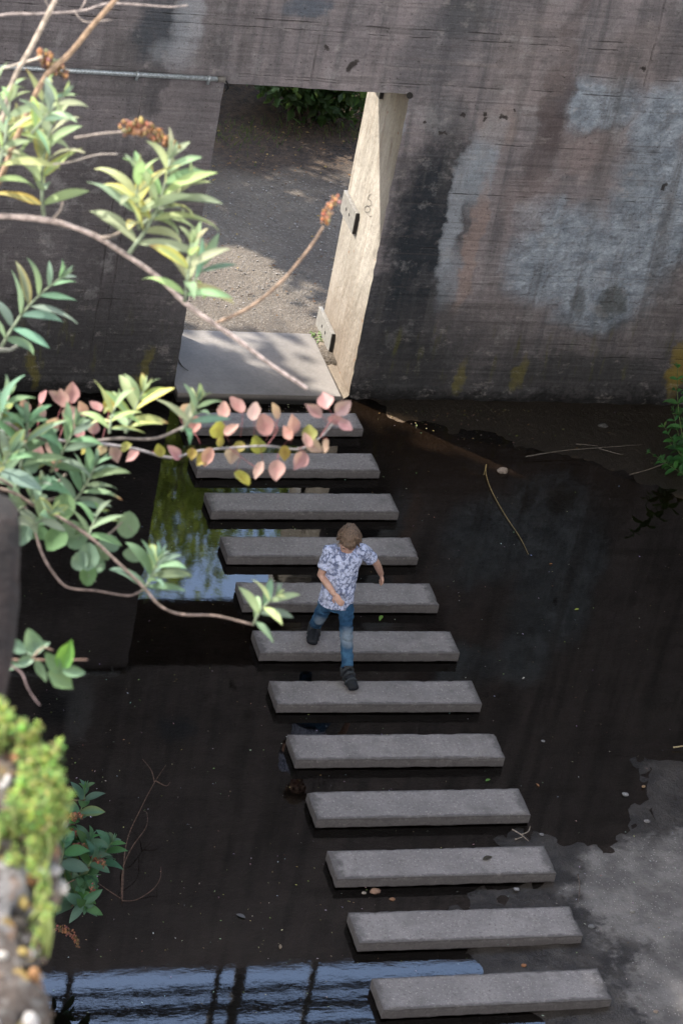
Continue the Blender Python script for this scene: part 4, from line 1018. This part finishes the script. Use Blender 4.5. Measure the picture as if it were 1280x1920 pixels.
stem(S, [(190, 446), (215, 440), (245, 425)], 5.7, 5.68, .004, .003, (.22, .18, .15)); stem(S, [(98, 412), (112, 395), (118, 378)], 5.7, 5.7, .003, .002)
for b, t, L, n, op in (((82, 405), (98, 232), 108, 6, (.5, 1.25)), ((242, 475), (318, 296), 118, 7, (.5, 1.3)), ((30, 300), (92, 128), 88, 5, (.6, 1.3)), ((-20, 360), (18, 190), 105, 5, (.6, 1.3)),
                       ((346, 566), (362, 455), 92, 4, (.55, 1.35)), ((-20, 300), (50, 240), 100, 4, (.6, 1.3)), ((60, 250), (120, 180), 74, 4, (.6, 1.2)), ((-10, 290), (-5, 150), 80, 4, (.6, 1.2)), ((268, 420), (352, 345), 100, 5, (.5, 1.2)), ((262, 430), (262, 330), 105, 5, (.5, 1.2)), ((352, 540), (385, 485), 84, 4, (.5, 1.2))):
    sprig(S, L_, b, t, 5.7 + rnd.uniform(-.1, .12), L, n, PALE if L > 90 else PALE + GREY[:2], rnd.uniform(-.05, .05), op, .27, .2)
S.build('stems', M['bark'], E1); L_.build('leaves', M['greyleaf'], E1)
f = MB(); spike(f, [(236, 236), (265, 240), (300, 256), (332, 278)], 5.68, .020, .013, 210, DRY + ORG[:1]); f.build('dried_flower', M['dryflower'], E1)
f = MB(); spike(f, [(82, 106), (98, 120), (118, 140)], 5.82, .018, .016, 130, DARKDRY); f.build('dried_flower', M['dryflower'], E1)
f = MB(); spike(f, [(608, 418), (616, 396), (632, 366)], 5.7, .011, .012, 60, ORG); f.build('dried_flower', M['dryflower'], E1)
# --- second bush : shaded grey green shoots
E2 = plant('butterfly_bush', (-240, 1010), 5.9, 'shaded grey-green butterfly bush with long bent stems, middle left', 'bush')
S = MB(); L_ = MB()
stem(S, [(-240, 1010), (-120, 930), (0, 917), (60, 945), (120, 975), (172, 1010), (222, 1056), (270, 1102), (300, 1136), (340, 1152), (405, 1155), (475, 1172)], 5.9, 5.9, .0042, .0026, (.16, .12, .10))
stem(S, [(-240, 1010), (-60, 900), (20, 910), (58, 975), (80, 1040), (108, 1085), (132, 1103), (182, 1108), (240, 1117), (268, 1106)], 5.9, 6.0, .0033, .0021, (.16, .12, .105))
stem(S, [(-240, 1010), (-80, 850), (0, 795), (40, 808), (85, 824), (150, 829), (220, 822), (290, 822), (345, 800)], 5.9, 6.1, .0048, .0026, (.18, .15, .135))
stem(S, [(-240, 1010), (-80, 720), (-20, 662), (20, 655), (45, 640)], 5.9, 6.1, .005, .004, (.17, .17, .145))
stem(S, [(0, 905), (40, 895), (90, 915), (125, 888)], 6, 6.05, .004, .003); stem(S, [(60, 945), (110, 935), (142, 945)], 6, 6.05, .004, .003)
stem(S, [(172, 1010), (205, 1000), (232, 975)], 6, 6.05, .003, .002)
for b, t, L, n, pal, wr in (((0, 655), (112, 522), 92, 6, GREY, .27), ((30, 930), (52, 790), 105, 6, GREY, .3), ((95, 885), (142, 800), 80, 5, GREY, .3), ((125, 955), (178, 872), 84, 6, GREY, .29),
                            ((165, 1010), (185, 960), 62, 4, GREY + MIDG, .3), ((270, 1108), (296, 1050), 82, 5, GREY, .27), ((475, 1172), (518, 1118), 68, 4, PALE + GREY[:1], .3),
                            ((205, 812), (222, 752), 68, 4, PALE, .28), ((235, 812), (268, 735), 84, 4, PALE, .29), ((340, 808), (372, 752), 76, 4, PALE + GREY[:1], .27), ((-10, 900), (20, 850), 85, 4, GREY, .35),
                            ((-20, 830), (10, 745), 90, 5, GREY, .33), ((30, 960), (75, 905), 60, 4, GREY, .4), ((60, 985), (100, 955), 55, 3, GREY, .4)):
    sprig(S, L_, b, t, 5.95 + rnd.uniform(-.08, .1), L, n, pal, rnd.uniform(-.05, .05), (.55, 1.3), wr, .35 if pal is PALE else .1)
for (u, v) in [(240, 985), (165, 1078), (150, 1052), (182, 1062), (166, 1045), (135, 992), (75, 1000), (42, 1000), (55, 985), (105, 1010), (250, 1040), (205, 1020), (120, 950), (90, 960), (145, 1012), (60, 870), (15, 985), (190, 1035)]:
    p = atd(u, v, 6.0 + rnd.uniform(-.05, .05)); a = rnd.uniform(0, 6.28); d = nrm(CR * math.cos(a) + CU * math.sin(a) + CW * rnd.uniform(-.4, .4)); sz = rnd.uniform(34, 52) * 6 / FPX
    L_.round_leaf(p - d * sz * .5, d, nrm(-CW + (0, 0, .5) + d * .1), sz, sz * .85, rnd.choice(MIDG + GREY), None, .2)
    stem(S, [(u + rnd.uniform(-18, 18), v + rnd.uniform(-18, 18)), (u, v)], 6.02, 6.0, .0016, .0012, STEMG)
S.build('stems', M['bark'], E2); L_.build('leaves', M['greyleaf'], E2)
# --- thin bare twigs at the top
E4 = plant('bare_twig', (-120, 60), 6.2, 'thin bare grey twig crossing the top left corner', 'twig'); S = MB()
stem(S, [(-120, 60), (0, 28), (70, 25), (150, 20), (200, 6), (260, 8), (320, 12), (352, 9)], 6.2, 6.4, .0034, .0016, (.24, .2, .18))
stem(S, [(150, 20), (165, -10), (170, -40)], 6.3, 6.3, .002, .0015, (.22, .18, .16)); stem(S, [(137, 18), (160, 40), (210, 36)], 6.3, 6.3, .0018, .001, (.24, .2, .17)); stem(S, [(85, 0), (95, 14), (105, -6)], 6.3, 6.3, .0014, .001, (.24, .2, .17))
S.build('stems', M['bark'], E4)
# --- aspen branch with pink leaves
E3 = plant('aspen_branch', (-200, 830), 6.4, 'thin branch of round pink and yellow autumn leaves, left across the stones', 'branch')
S = MB(); L_ = MB()
b1 = stem(S, [(-200, 830), (-80, 800), (40, 815), (110, 826), (190, 832), (255, 842), (320, 858), (370, 846), (430, 840), (500, 836), (560, 842), (600, 820), (628, 790)], 6.4, 6.5, .0048, .0017, (.2, .185, .185))
for seg in ([(500, 836), (520, 805), (505, 780)], [(560, 842), (572, 835), (590, 838)], [(430, 840), (470, 870), (482, 878)], [(600, 820), (628, 775), (640, 765)], [(190, 832), (200, 790), (205, 770)], [(110, 826), (125, 780), (130, 750)], [(320, 858), (300, 856), (286, 846)], [(40, 815), (20, 790), (15, 770)]):
    stem(S, seg, 6.45, 6.45, .0011, .0007, (.2, .08, .08))
PK = [(.275, .15, .14), (.30, .165, .145), (.25, .135, .13), (.30, .185, .16)]
YG = [(0.168, 0.151, 0.025), (0.151, 0.16, 0.029), (0.202, 0.151, 0.029)]
leaves_ = [(118, 748, 0, 34), (135, 738, 0, 36), (106, 746, 0, 34), (10, 742, 0, 30), (75, 775, 0, 30), (45, 764, 0, 28), (130, 776, 0, 30), (148, 806, 0, 34), (96, 800, 0, 34), (155, 768, 0, 30), (180, 762, 0, 28), (348, 772, 0, 34), (365, 796, 0, 30), (445, 760, 0, 38),
           (477, 772, 0, 34), (516, 772, 0, 32), (497, 798, 0, 40), (550, 797, 0, 34), (590, 771, 0, 36), (610, 752, 0, 36), (641, 765, 0, 34), (630, 789, 0, 36), (585, 834, 0, 40), (563, 862, 0, 38), (519, 880, 0, 36), (486, 880, 0, 34), (435, 851, 0, 32),
           (390, 855, 0, 36), (432, 806, 0, 30), (328, 850, 0, 32), (215, 850, 0, 30), (250, 852, 0, 32), (612, 835, 0, 28), (70, 850, 0, 40), (96, 838, 0, 34), (646, 797, 0, 28), (420, 770, 0, 32), (575, 826, 0, 30), (190, 842, 0, 26), (105, 868, 0, 30), (540, 812, 0, 28), (80, 745, 0, 26), (175, 802, 0, 26),
           (484, 835, 1, 38), (408, 806, 1, 36), (453, 895, 1, 36), (382, 860, 1, 32), (533, 848, 1, 28), (235, 838, 1, 24), (580, 813, 1, 32), (15, 760, 1, 26), (205, 758, 1, 30), (300, 845, 1, 24), (412, 828, 1, 22), (60, 790, 1, 26), (160, 840, 1, 24), (360, 850, 1, 22), (448, 838, 1, 26)]
tw = np.array(b1)
for u, v, k, sz in leaves_:
    p = atd(u, v, 6.45 + rnd.uniform(-.06, .06)); q = tw[np.argmin(((tw - p) ** 2).sum(1))]; q = q * .75 + p * .25
    away = p - q; away -= CW * (away @ CW); d = nrm(nrm(away) + CW * rnd.uniform(-.4, .4) + CR * rnd.uniform(-.9, .9) + CU * rnd.uniform(-.5, .5)); s_ = sz * .97 * 6.45 / FPX
    c = tuple(x * rnd.uniform(.88, 1.12) for x in rnd.choice(YG if k else PK))
    S.tube([q, (q + p - d * s_ * .5) / 2 + (0, 0, .004), p - d * s_ * .48], .00055, 4, (.22, .07, .07))
    L_.round_leaf(p - d * s_ * .5, d, nrm(-CW * .7 + (0, 0, .55) + CR * rnd.uniform(-.8, .8) + CU * rnd.uniform(-.5, .8)), s_ * 1.0, s_ * rnd.uniform(.7, 1.0), c, (c[0] * .9, c[1] * .75, c[2] * .8), .22, 14, .3)
S.build('stems', M['bark'], E3); L_.build('leaves', M['pinkleaf'], E3)
# --- round-leaved sprig below
E5 = plant('willow_sprig', (-150, 1280), 5.0, 'small sprig with rounded green leaves poking out, lower left above moss', 'sprig')
S = MB(); L_ = MB()
stem(S, [(-150, 1280), (-60, 1240), (0, 1238), (60, 1238), (110, 1238), (164, 1237)], 5.0, 5.05, .004, .0014, (.20, .13, .1)); stem(S, [(10, 1242), (40, 1262), (52, 1290), (66, 1312), (75, 1323)], 5.0, 5.0, .0022, .0014, (.18, .13, .12))
stem(S, [(60, 1235), (80, 1215), (100, 1220)], 5.0, 5.0, .002, .0012, (.2, .14, .1))
for u, v, a, sz, w_, c in [(62, 1206, 1.9, 46, .8, (0.110, 0.180, 0.100)), (30, 1212, 2.6, 44, .6, (0.100, 0.165, 0.110)), (68, 1216, .4, 42, .6, (0.120, 0.190, 0.120)), (122, 1232, 1.2, 54, .62, (.085, .21, .03)), (136, 1260, -.1, 40, .6, (0.110, 0.180, 0.100)), (112, 1272, -.7, 52, .75, (0.110, 0.180, 0.080)),
                           (48, 1240, 3.6, 36, .6, (0.100, 0.165, 0.100)), (75, 1256, -1.1, 40, .45, (0.120, 0.185, 0.100)), (100, 1245, 2.2, 40, .7, (0.090, 0.160, 0.070)), (15, 1250, 3.4, 36, .6, (0.090, 0.160, 0.090))]:
    p = atd(u, v, 5.02); d = nrm(CR * math.cos(a) + CU * math.sin(a) + CW * rnd.uniform(-.2, .2)); s_ = sz * 5 / FPX
    L_.round_leaf(p - d * s_ * .5, d, nrm(-CW + (0, 0, .6)), s_, s_ * w_, c, None, .2, 12, .3)
S.build('stems', M['bark'], E5); L_.build('leaves', M['leaf'], E5)

# ================================================================ MOSSY PIER at the left edge
g = G('lichened_old_masonry'); P = g.pos(); n1 = g.noise(P, 9, 5, .6); n2 = g.noise(P, 30, 5, .65); n3 = g.noise(P, 4, 3)
cc = g.mix(g.mr(n1, .35, .65), (.022, .016, .012), (.062, .05, .042)); cc = g.mix(g.mr(n2, .52, .62), cc, (.085, .078, .07))
cc = g.mix(g.mr(g.noise(P, 13, 4, .6), .57, .63), cc, (.12, .112, .105)); cc = g.mix(g.mr(g.noise(P, 16, 3), .60, .66), cc, (.14, .095, .03)); cc = g.mix(g.mr(g.noise(g.scale(P, (1, 1, 1.3)), 11, 4), .58, .66), cc, (.13, .065, .028))
cc = g.mix(g.mr(n3, .58, .66), cc, (.035, .05, .014))
M['oldstone'] = g.done(g.princ(cc, .95, g.bump(g.add(n1, g.mul(n2, .6)), 1., .02), .2))
ZT = 9.86
edge_px = [(-8, 1325), (25, 1350), (70, 1395), (100, 1450), (112, 1520), (104, 1600), (92, 1690), (66, 1745), (72, 1800), (86, 1860), (82, 1930), (86, 2010), (90, 2120)]
ep = spline([atz(u, v, ZT) for u, v in edge_px], 6)
pr = MB(); rows = []; hdirs = nrm(CR * (1, 1, 0))
for i, p in enumerate(ep):
    t_ = nrm(ep[min(i + 1, len(ep) - 1)] - ep[max(i - 1, 0)]); row = []
    back = -hdirs
    prof = [(-1.6, -.02), (-.8, 0)] + [(-.36 + .04 * k, .01 + .012 * math.sin(k)) for k in range(9)] + [(-.012, -.012), (0, -.04), (-.004, -.10), (-.012, -.18), (-.02, -.28), (-.03, -.42), (-.04, -.6), (-.05, -1.0), (-.06, -2.2), (-.08, -5), (-.10, -10.1)]
    for o_, z_ in prof:
        q = p + hdirs * o_ + np.array([0, 0, z_]); nn = mnoise.fractal(Vector(q * 8), 1., 2., 4)
        q = q + hdirs * nn * .022 * (1 if o_ > -.4 else 0) + np.array([0, 0, nn * .022 if z_ > -.05 else 0]); row.append(q)
    rows.append(row)
K = len(rows[0]); fs = [(i * K + j, i * K + j + 1, (i + 1) * K + j + 1, (i + 1) * K + j) for i in range(len(rows) - 1) for j in range(K - 1)]
fs.append(tuple(range(K))); fs.append(tuple((len(rows) - 1) * K + j for j in range(K - 1, -1, -1)))
pr.add([q for r_ in rows for q in r_], fs)
rows_pier = rows
pier = pr.build('mossy_pier', M['oldstone']); tag(pier, 'old lichen-spotted masonry pier at the lower left edge, out of focus', 'pier')
st_ = MB(); YEL = [(.22, .30, .06), (.19, .27, .065), (.28, .34, .08), (.12, .19, .05)]
def tuft(p, r, n, pal, up):
    for i in range(n):
        d = nrm(np.array([rnd.gauss(0, 1) for _ in range(3)]) + up * 1.0); c = tuple(x * rnd.uniform(.7, 1.3) for x in rnd.choice(pal))
        a1 = nrm(np.cross(d, (.3, .2, .9))); a2 = np.cross(d, a1); q = p + d * r * .62
        st_.ball(q, [a1 * r * .17, a2 * r * .12, d * r * .55], 5, 4, c)
def on_pier(u, v, lift=0): return atz(u, v, ZT + .01 + lift)
spots = []
for (u, v, ru, rv, n, big) in [(15, 1375, 35, 35, 16, 1), (55, 1410, 35, 35, 20, 1.1), (80, 1455, 38, 38, 26, 1.1), (60, 1500, 45, 40, 24, 1), (100, 1505, 28, 28, 16, 1.1), (85, 1545, 38, 26, 20, 1), (30, 1540, 32, 22, 10, 1), (60, 1590, 32, 30, 8, .8), (88, 1640, 20, 28, 6, .7), (96, 1690, 14, 24, 5, .65), (90, 1725, 16, 14, 3, .65), (8, 1555, 20, 20, 3, .8), (110, 1490, 22, 34, 14, 1.1)]:
    for i in range(n): spots.append((u + rnd.gauss(0, ru * .42), v + rnd.gauss(0, rv * .42), big))
for u, v, big in spots:
    h_ = rnd.uniform(.0, .06) * big; p = on_pier(u - 16, v + 32) + np.array([0, 0, h_]); q = p - (0, 0, h_ + .03) + np.array([rnd.uniform(-.02, .01), rnd.uniform(-.02, .02), 0])
    st_.tube([q, (p + q) / 2 + (.004, 0, 0), p], .0022, 4, (.22, .26, .08))
    for z_ in (0, -.016, -.03): tuft(p + np.array([rnd.uniform(-.004, .004), 0, z_]), .0105 * big * rnd.uniform(.7, 1.3) * (1 if z_ == 0 else .8), 16 if z_ == 0 else 10, YEL if z_ == 0 else YEL[1:2] + [(.07, .105, .03)], np.array([0, 0, 1.]))
lc = MB()
for i in range(620):
    r_ = rows_pier[rnd.randint(6, len(rows_pier) - 2)]; j = rnd.choice([6, 7, 8, 9, 10, 11, 12, 13, 14, 15, 16]); p = r_[j] * .5 + r_[j - 1] * .5 + np.array([rnd.gauss(0, .005), rnd.gauss(0, .005), rnd.gauss(0, .005)])
    k = rnd.uniform(.003, .011); c = rnd.choice([(.20, .19, .18), (.26, .24, .21), (.13, .065, .025), (.03, .022, .017), (.02, .016, .012), (.22, .16, .05), (.07, .05, .035), (.05, .07, .02)])
    lc.ball(p, np.diag([k * rnd.uniform(.6, 1.6), k * rnd.uniform(.6, 1.6), k * rnd.uniform(.5, 1.)]), 6, 4, c)
tag(lc.build('lichen_crust', M['litter'], pier), kind='stuff')
tag(st_.build('stonecrop', M['moss']), 'bright yellow-green stonecrop cushion spilling over the mossy pier', 'stonecrop', kind='stuff')
# reddish stub
sb = MB(); rows = []
for i, (u, v) in enumerate([(28, 972), (34, 1010), (36, 1060), (34, 1110), (33, 1160), (27, 1205), (21, 1245), (15, 1290), (8, 1335), (2, 1385)]):
    rows.append(atd(u, v, 3.95 - .02 * i) - CR * .105)
n_ = 18; vs = []
for i, c in enumerate(rows):
    for k in range(n_):
        a = 2 * math.pi * k / n_; q = c + CR * .105 * math.cos(a) + nrm(CW * (1, 1, 0)) * .09 * math.sin(a); vs.append(q + hdirs * mnoise.fractal(Vector(q * 14), 1, 2, 3) * .008)
sb.add(vs, [(i * n_ + k, i * n_ + (k + 1) % n_, (i + 1) * n_ + (k + 1) % n_, (i + 1) * n_ + k) for i in range(len(rows) - 1) for k in range(n_)] + [tuple(range(n_ - 1, -1, -1)), tuple((len(rows) - 1) * n_ + k for k in range(n_))])
tag(sb.build('weathered_stub', plain('dark_red_brown_stone', (.011, .0065, .0055), .9, .6, 14, .02)), 'dark reddish brown weathered stub at the left edge, above the stonecrop', 'stub')

# ================================================================ BUSHES AT THE WATER
DGREY = [(.060, .135, .085), (.075, .16, .10), (.055, .125, .06), (.05, .14, .045)]
E6 = plant('butterfly_bush', (-60, 1730), 17.6, 'dark green butterfly bush with brown flower spikes over the pool, lower left', 'bush')
S = MB(); L_ = MB()
for tgt in [(140, 1545), (160, 1500), (190, 1620), (110, 1600), (140, 1650), (90, 1590), (150, 1690), (110, 1740), (80, 1640)]:
    stem(S, [(-60, 1730), (20, 1690), (tgt[0] * .7, tgt[1] + 20), tgt], 17.6, 17.3, .009, .004, (.10, .075, .05))
for b, t, L, n in (((138, 1545), (160, 1478), 38, 5), ((188, 1622), (212, 1578), 36, 5), ((100, 1605), (140, 1575), 42, 4), ((120, 1660), (140, 1630), 44, 5), ((80, 1640), (112, 1625), 46, 5), ((130, 1690), (150, 1668), 46, 4), ((75, 1570), (100, 1545), 42, 4), ((165, 1625), (180, 1600), 38, 3), ((90, 1680), (115, 1660), 44, 4), ((150, 1690), (160, 1700), 40, 3), ((60, 1610), (80, 1590), 44, 4), ((100, 1560), (125, 1530), 36, 3), ((60, 1660), (90, 1700), 42, 4), ((140, 1640), (172, 1640), 40, 4), ((130, 1665), (160, 1680), 42, 4), ((150, 1600), (170, 1570), 36, 4), ((110, 1625), (120, 1580), 44, 4)):
    sprig(S, L_, b, t, 17.35 + rnd.uniform(-.15, .15), L * 1.2, n, DGREY, rnd.uniform(-.1, .1), (.7, 1.35), .50, .02, .7, (.12, .17, .08))
S.build('stems', M['bark'], E6); L_.build('leaves', M['leaf'], E6)
for pp, n in (([(128, 1535), (142, 1530), (155, 1532)], 120), ([(140, 1590), (152, 1588), (165, 1592)], 100), ([(180, 1610), (192, 1618), (196, 1625)], 70), ([(172, 1662), (174, 1675), (170, 1690)], 60), ([(104, 1742), (125, 1746), (140, 1760), (147, 1778)], 110), ([(132, 1560), (140, 1562), (142, 1568)], 40)):
    f = MB(); spike(f, pp, 17.3, .034 if n > 65 else .024, .018, n, [(.17, .085, .05), (.23, .12, .07), (.11, .06, .04)]); f.build('dried_flower', M['dryflower'], E6)
GN = [(.035, .12, .03), (.05, .15, .04), (.03, .095, .03)]
rp = atz(1320, 895, 0.02); E7 = empty('nettle', rp, 'green leafy nettle clump at the right edge by the wall foot', 'plant'); S = MB(); L_ = MB()
dr = float((rp - CAM) @ CW)
for b, t, L, n in (((1300, 890), (1270, 690), 30, 8), ((1310, 890), (1262, 770), 28, 6), ((1300, 895), (1245, 800), 26, 6), ((1300, 900), (1218, 848), 22, 6), ((1305, 895), (1255, 830), 26, 6), ((1320, 890), (1285, 720), 30, 8), ((1290, 895), (1240, 860), 22, 5), ((1310, 890), (1280, 790), 28, 6), ((1310, 890), (1276, 840), 28, 6)):
    sprig(S, L_, b, t, dr + rnd.uniform(-.2, .15), L, n, GN, rnd.uniform(-.1, .1), (.8, 1.4), .5, .02, .8, (.08, .12, .04))
S.build('stems', M['bark'], E7); L_.build('leaves', M['leaf'], E7)

# ================================================================ STICKS, STONES, LEAVES
def stick(name, lines, r, col, label, cat='stick', z=.012):
    mb = MB()
    for ln in lines:
        pts = spline([atz(u, v, z) + np.array([0, 0, h_]) for u, v, h_ in ln], 5); k = len(pts); mb.tube(pts, [r * (1 - .6 * i / (k - 1)) * rnd.uniform(.85, 1.15) for i in range(k)], 6, col)
    o = mb.build(name, M['bark']); tag(o, label, cat); return o
stick('fallen_branch', [[(985, 856, 0), (1050, 849, .02), (1120, 845, .03), (1205, 837, .02)], [(1120, 846, .03), (1160, 853, .01), (1170, 850, 0)], [(1080, 832, 0), (1120, 838, .01)]], .0055, (.12, .105, .09), 'long pale fallen branch lying on mud by the wall, right', 'branch', .03)
stick('fallen_branch', [[(1180, 890, 0), (1230, 880, .03), (1300, 850, .05)]], .007, (.10, .085, .07), 'short dark fallen branch at the right edge under the nettle', 'branch', .03)
stick('bent_reed', [[(911, 873, .01), (910, 890, .015), (920, 920, .01), (945, 965, .008), (975, 1010, .006), (990, 1040, .004)], [(911, 873, .01), (906, 893, .012)]], .0048, (.24, .18, .08), 'thin bent tan reed stalk floating right of the stones', 'reed', .004)
stick('dead_twig', [[(229, 1692, -.02), (226, 1655, .1), (240, 1630, .18), (265, 1600, .22), (268, 1570, .2), (262, 1560, .18)], [(229, 1690, 0), (232, 1610, .12), (255, 1570, .25), (280, 1530, .3), (298, 1507, .33)], [(278, 1532, .3), (272, 1510, .3), (256, 1489, .3)], [(280, 1530, .3), (300, 1535, .28), (308, 1528, .28)], [(230, 1690, 0), (255, 1688, .0), (285, 1675, .03), (297, 1665, .08), (298, 1648, .1)], [(226, 1685, 0), (200, 1668, 0), (182, 1655, 0)]], .0042, (.10, .065, .05), 'dead branching twig standing out of the dark water, lower left', 'twig', 0)
stick('forked_twig', [[(959, 1560, .02), (975, 1572, .03), (990, 1582, .02)], [(975, 1572, .03), (988, 1566, .03), (992, 1556, .03)], [(965, 1575, .0), (980, 1573, .02)]], .006, (.22, .19, .16), 'small forked twig at the end of the ninth stone', 'twig', .012)
stick('curled_twig', [[(334, 672, .0), (338, 682, .004), (345, 690, .004), (353, 695, .002)]], .006, (.06, .045, .035), 'small dark curled twig lying on the threshold slab', 'twig', H + .006)
stick('loose_twig', [[(1083, 1640, .0), (1086, 1665, .01), (1084, 1690, .0)]], .006, (.10, .08, .07), 'thin dark loose twig on the mud beside the eleventh stone', 'twig', .035)
stick('straw_stalk', [[(1262, 1402, .0), (1285, 1401, .01), (1300, 1403, .0)]], .007, (.42, .34, .2), 'pale straw stalk at the right edge of the water', 'straw', .02)
def rock(u, v, r, col, label, name='pebble', cat='pebble', z=.012, group=None):
    p = atz(u, v, z); bm = bmesh.new(); bmesh.ops.create_icosphere(bm, subdivisions=3, radius=1)
    sd_ = rnd.uniform(0, 50); mb = MB(); vs = []
    for q in bm.verts:
        k = 1 + .28 * mnoise.noise(q.co * 1.3 + Vector((sd_, 0, 0))) + .16 * mnoise.noise(q.co * 3.5 + Vector((0, sd_, 0)))
        vs.append((p[0] + q.co.x * r * k * 1.2, p[1] + q.co.y * r * k * .9, p[2] + q.co.z * r * k * .62))
    mb.add(vs, [tuple(x.index for x in f_.verts) for f_ in bm.faces], tuple(q * .6 for q in col)); bm.free()
    o = mb.build(name, M['litter']); tag(o, label, cat, group); return o
rock(942, 882, .038, (.46, .38, .32), 'pale pinkish rubble lump in the sunlit strip of water', 'rubble', 'rubble', .015)
rock(703, 1672, .030, (.42, .27, .20), 'orange brick chip in front of the tenth stone', 'brick_chip', 'brick chip', .0)
rock(735, 1687, .017, (.40, .22, .13), 'tiny orange brick chip between tenth and eleventh stone', 'brick_chip', 'brick chip', .0)
rock(682, 1675, .013, (.48, .42, .36), 'pale pebble just left of the orange brick chip', z=0.)
rock(1172, 1490, .020, (.38, .38, .39), 'pale grey pebble in shallow water, far right'); rock(1206, 1475, .012, (.5, .34, .2), 'small tan pebble at the far right mud shore'); rock(1213, 1540, .018, (.30, .29, .30), 'grey pebble on mud above the dry concrete')
rock(968, 1668, .016, (.40, .40, .42), 'light grey pebble on mud under the tenth stone right part', z=.02); rock(1185, 1709, .016, (.42, .40, .38), 'light pebble lying on the dry concrete, upper part', z=.035); rock(1108, 1738, .020, (.28, .28, .29), 'grey pebble at the wet edge beside the eleventh stone', z=.03)
rock(982, 1811, .015, (.46, .22, .12), 'small red-orange chip on mud above the last stone', 'brick_chip', 'brick chip', .02); rock(1229, 1897, .014, (.45, .36, .3), 'tan pebble on the dry concrete near the bottom', z=.035); rock(1130, 798, .04, (.10, .095, .09), 'flat grey stone on the bank by the wall foot', 'flat_stone', 'stone', .02)
rock(1018, 1390, .013, (.34, .34, .35), 'small grey pebble in the shallow water, right of the eighth stone', z=0.); rock(1015, 1565, .014, (.3, .3, .32), 'grey pebble at the corner of the ninth stone', z=.01)
def fleaf(u, v, sz, col, label, z=.006, group=None):
    mb = MB(); p = atz(u, v, z); a = rnd.uniform(0, 6.28); mb.lance(p, (math.cos(a), math.sin(a), .05), (0, 0, 1), sz, sz * .42, .3, .25, col, None, None, 6); o = mb.build('fallen_leaf', M['leaf']); return tag(o, label, 'leaf', group)
fleaf(716, 1154, .075, (.16, .30, .06), 'green leaf floating at the front of the fifth stone'); fleaf(910, 1465, .05, (.10, .22, .05), 'green leaf floating above the ninth stone right end'); fleaf(1085, 1142, .04, (.34, .40, .06), 'yellow-green leaf floating right of the sixth stone')
fleaf(1035, 1057, .03, (.50, .20, .06), 'orange leaf floating right of the fourth stone'); fleaf(983, 1270, .03, (.5, .48, .45), 'pale leaf floating right of the seventh stone'); fleaf(1010, 1475, .04, (.42, .20, .10), 'rust leaf floating right of the ninth stone far corner'); fleaf(905, 1613, .09, (.05, .04, .03), 'dark wet leaf lying on the tenth stone', H + .006)
fleaf(525, 1780, .05, (.26, .20, .14), 'brown curled leaf floating left of the eleventh stone'); fleaf(460, 1722, .07, (.10, .10, .11), 'grey sunken leaf at the middle left of the lower pool')
# uncountable specks on the water, the banks and the mud
sp = MB(); SPC = [(.50, .46, .34), (.36, .34, .18), (.55, .58, .60), (.40, .44, .18), (.28, .20, .12), (.60, .60, .58)]
def speck(u, v, z, s0, s1, cols):
    p = atz(u, v, z); a = rnd.uniform(0, 6.28); l = rnd.uniform(s0, s1); d = np.array([math.cos(a), math.sin(a), 0]); n2 = np.array([-d[1], d[0], 0]) * rnd.uniform(.25, .6)
    c = tuple(x * rnd.uniform(.6, 1.2) for x in rnd.choice(cols)); sp.add([p - d * l * .5, p + n2 * l * .4 + (0, 0, .002), p + d * l * .5, p - n2 * l * .4], [(0, 1, 2, 3)], c)
for i in range(620): speck(rnd.uniform(-20, 1280), rnd.uniform(770, 1900), .004, .006, .016, SPC)
for i in range(170): speck(rnd.uniform(20, 720), rnd.uniform(1250, 1800), .004, .006, .019, SPC)
for i in range(150):
    u = rnd.triangular(690, 1280, 800); v = 768 + rnd.random() ** 1.5 * (30 + (u - 690) * .16); speck(u, v, .034, .010, .030, [(.16, .13, .05), (.2, .17, .07), (.12, .09, .06), (.22, .2, .15)])
for i in range(90): speck(rnd.uniform(400, 660), rnd.uniform(752, 772), .005, .008, .022, [(.35, .33, .2), (.25, .22, .15)])
for i in range(160):
    u = rnd.uniform(850, 1280); v = rnd.uniform(1560, 1910); speck(u, v, .04, .008, .022, [(.34, .32, .30), (.12, .10, .09), (.42, .40, .37), (.2, .17, .14)])
tag(sp.build('floating_specks', M['litter'], smooth=False), kind='stuff')
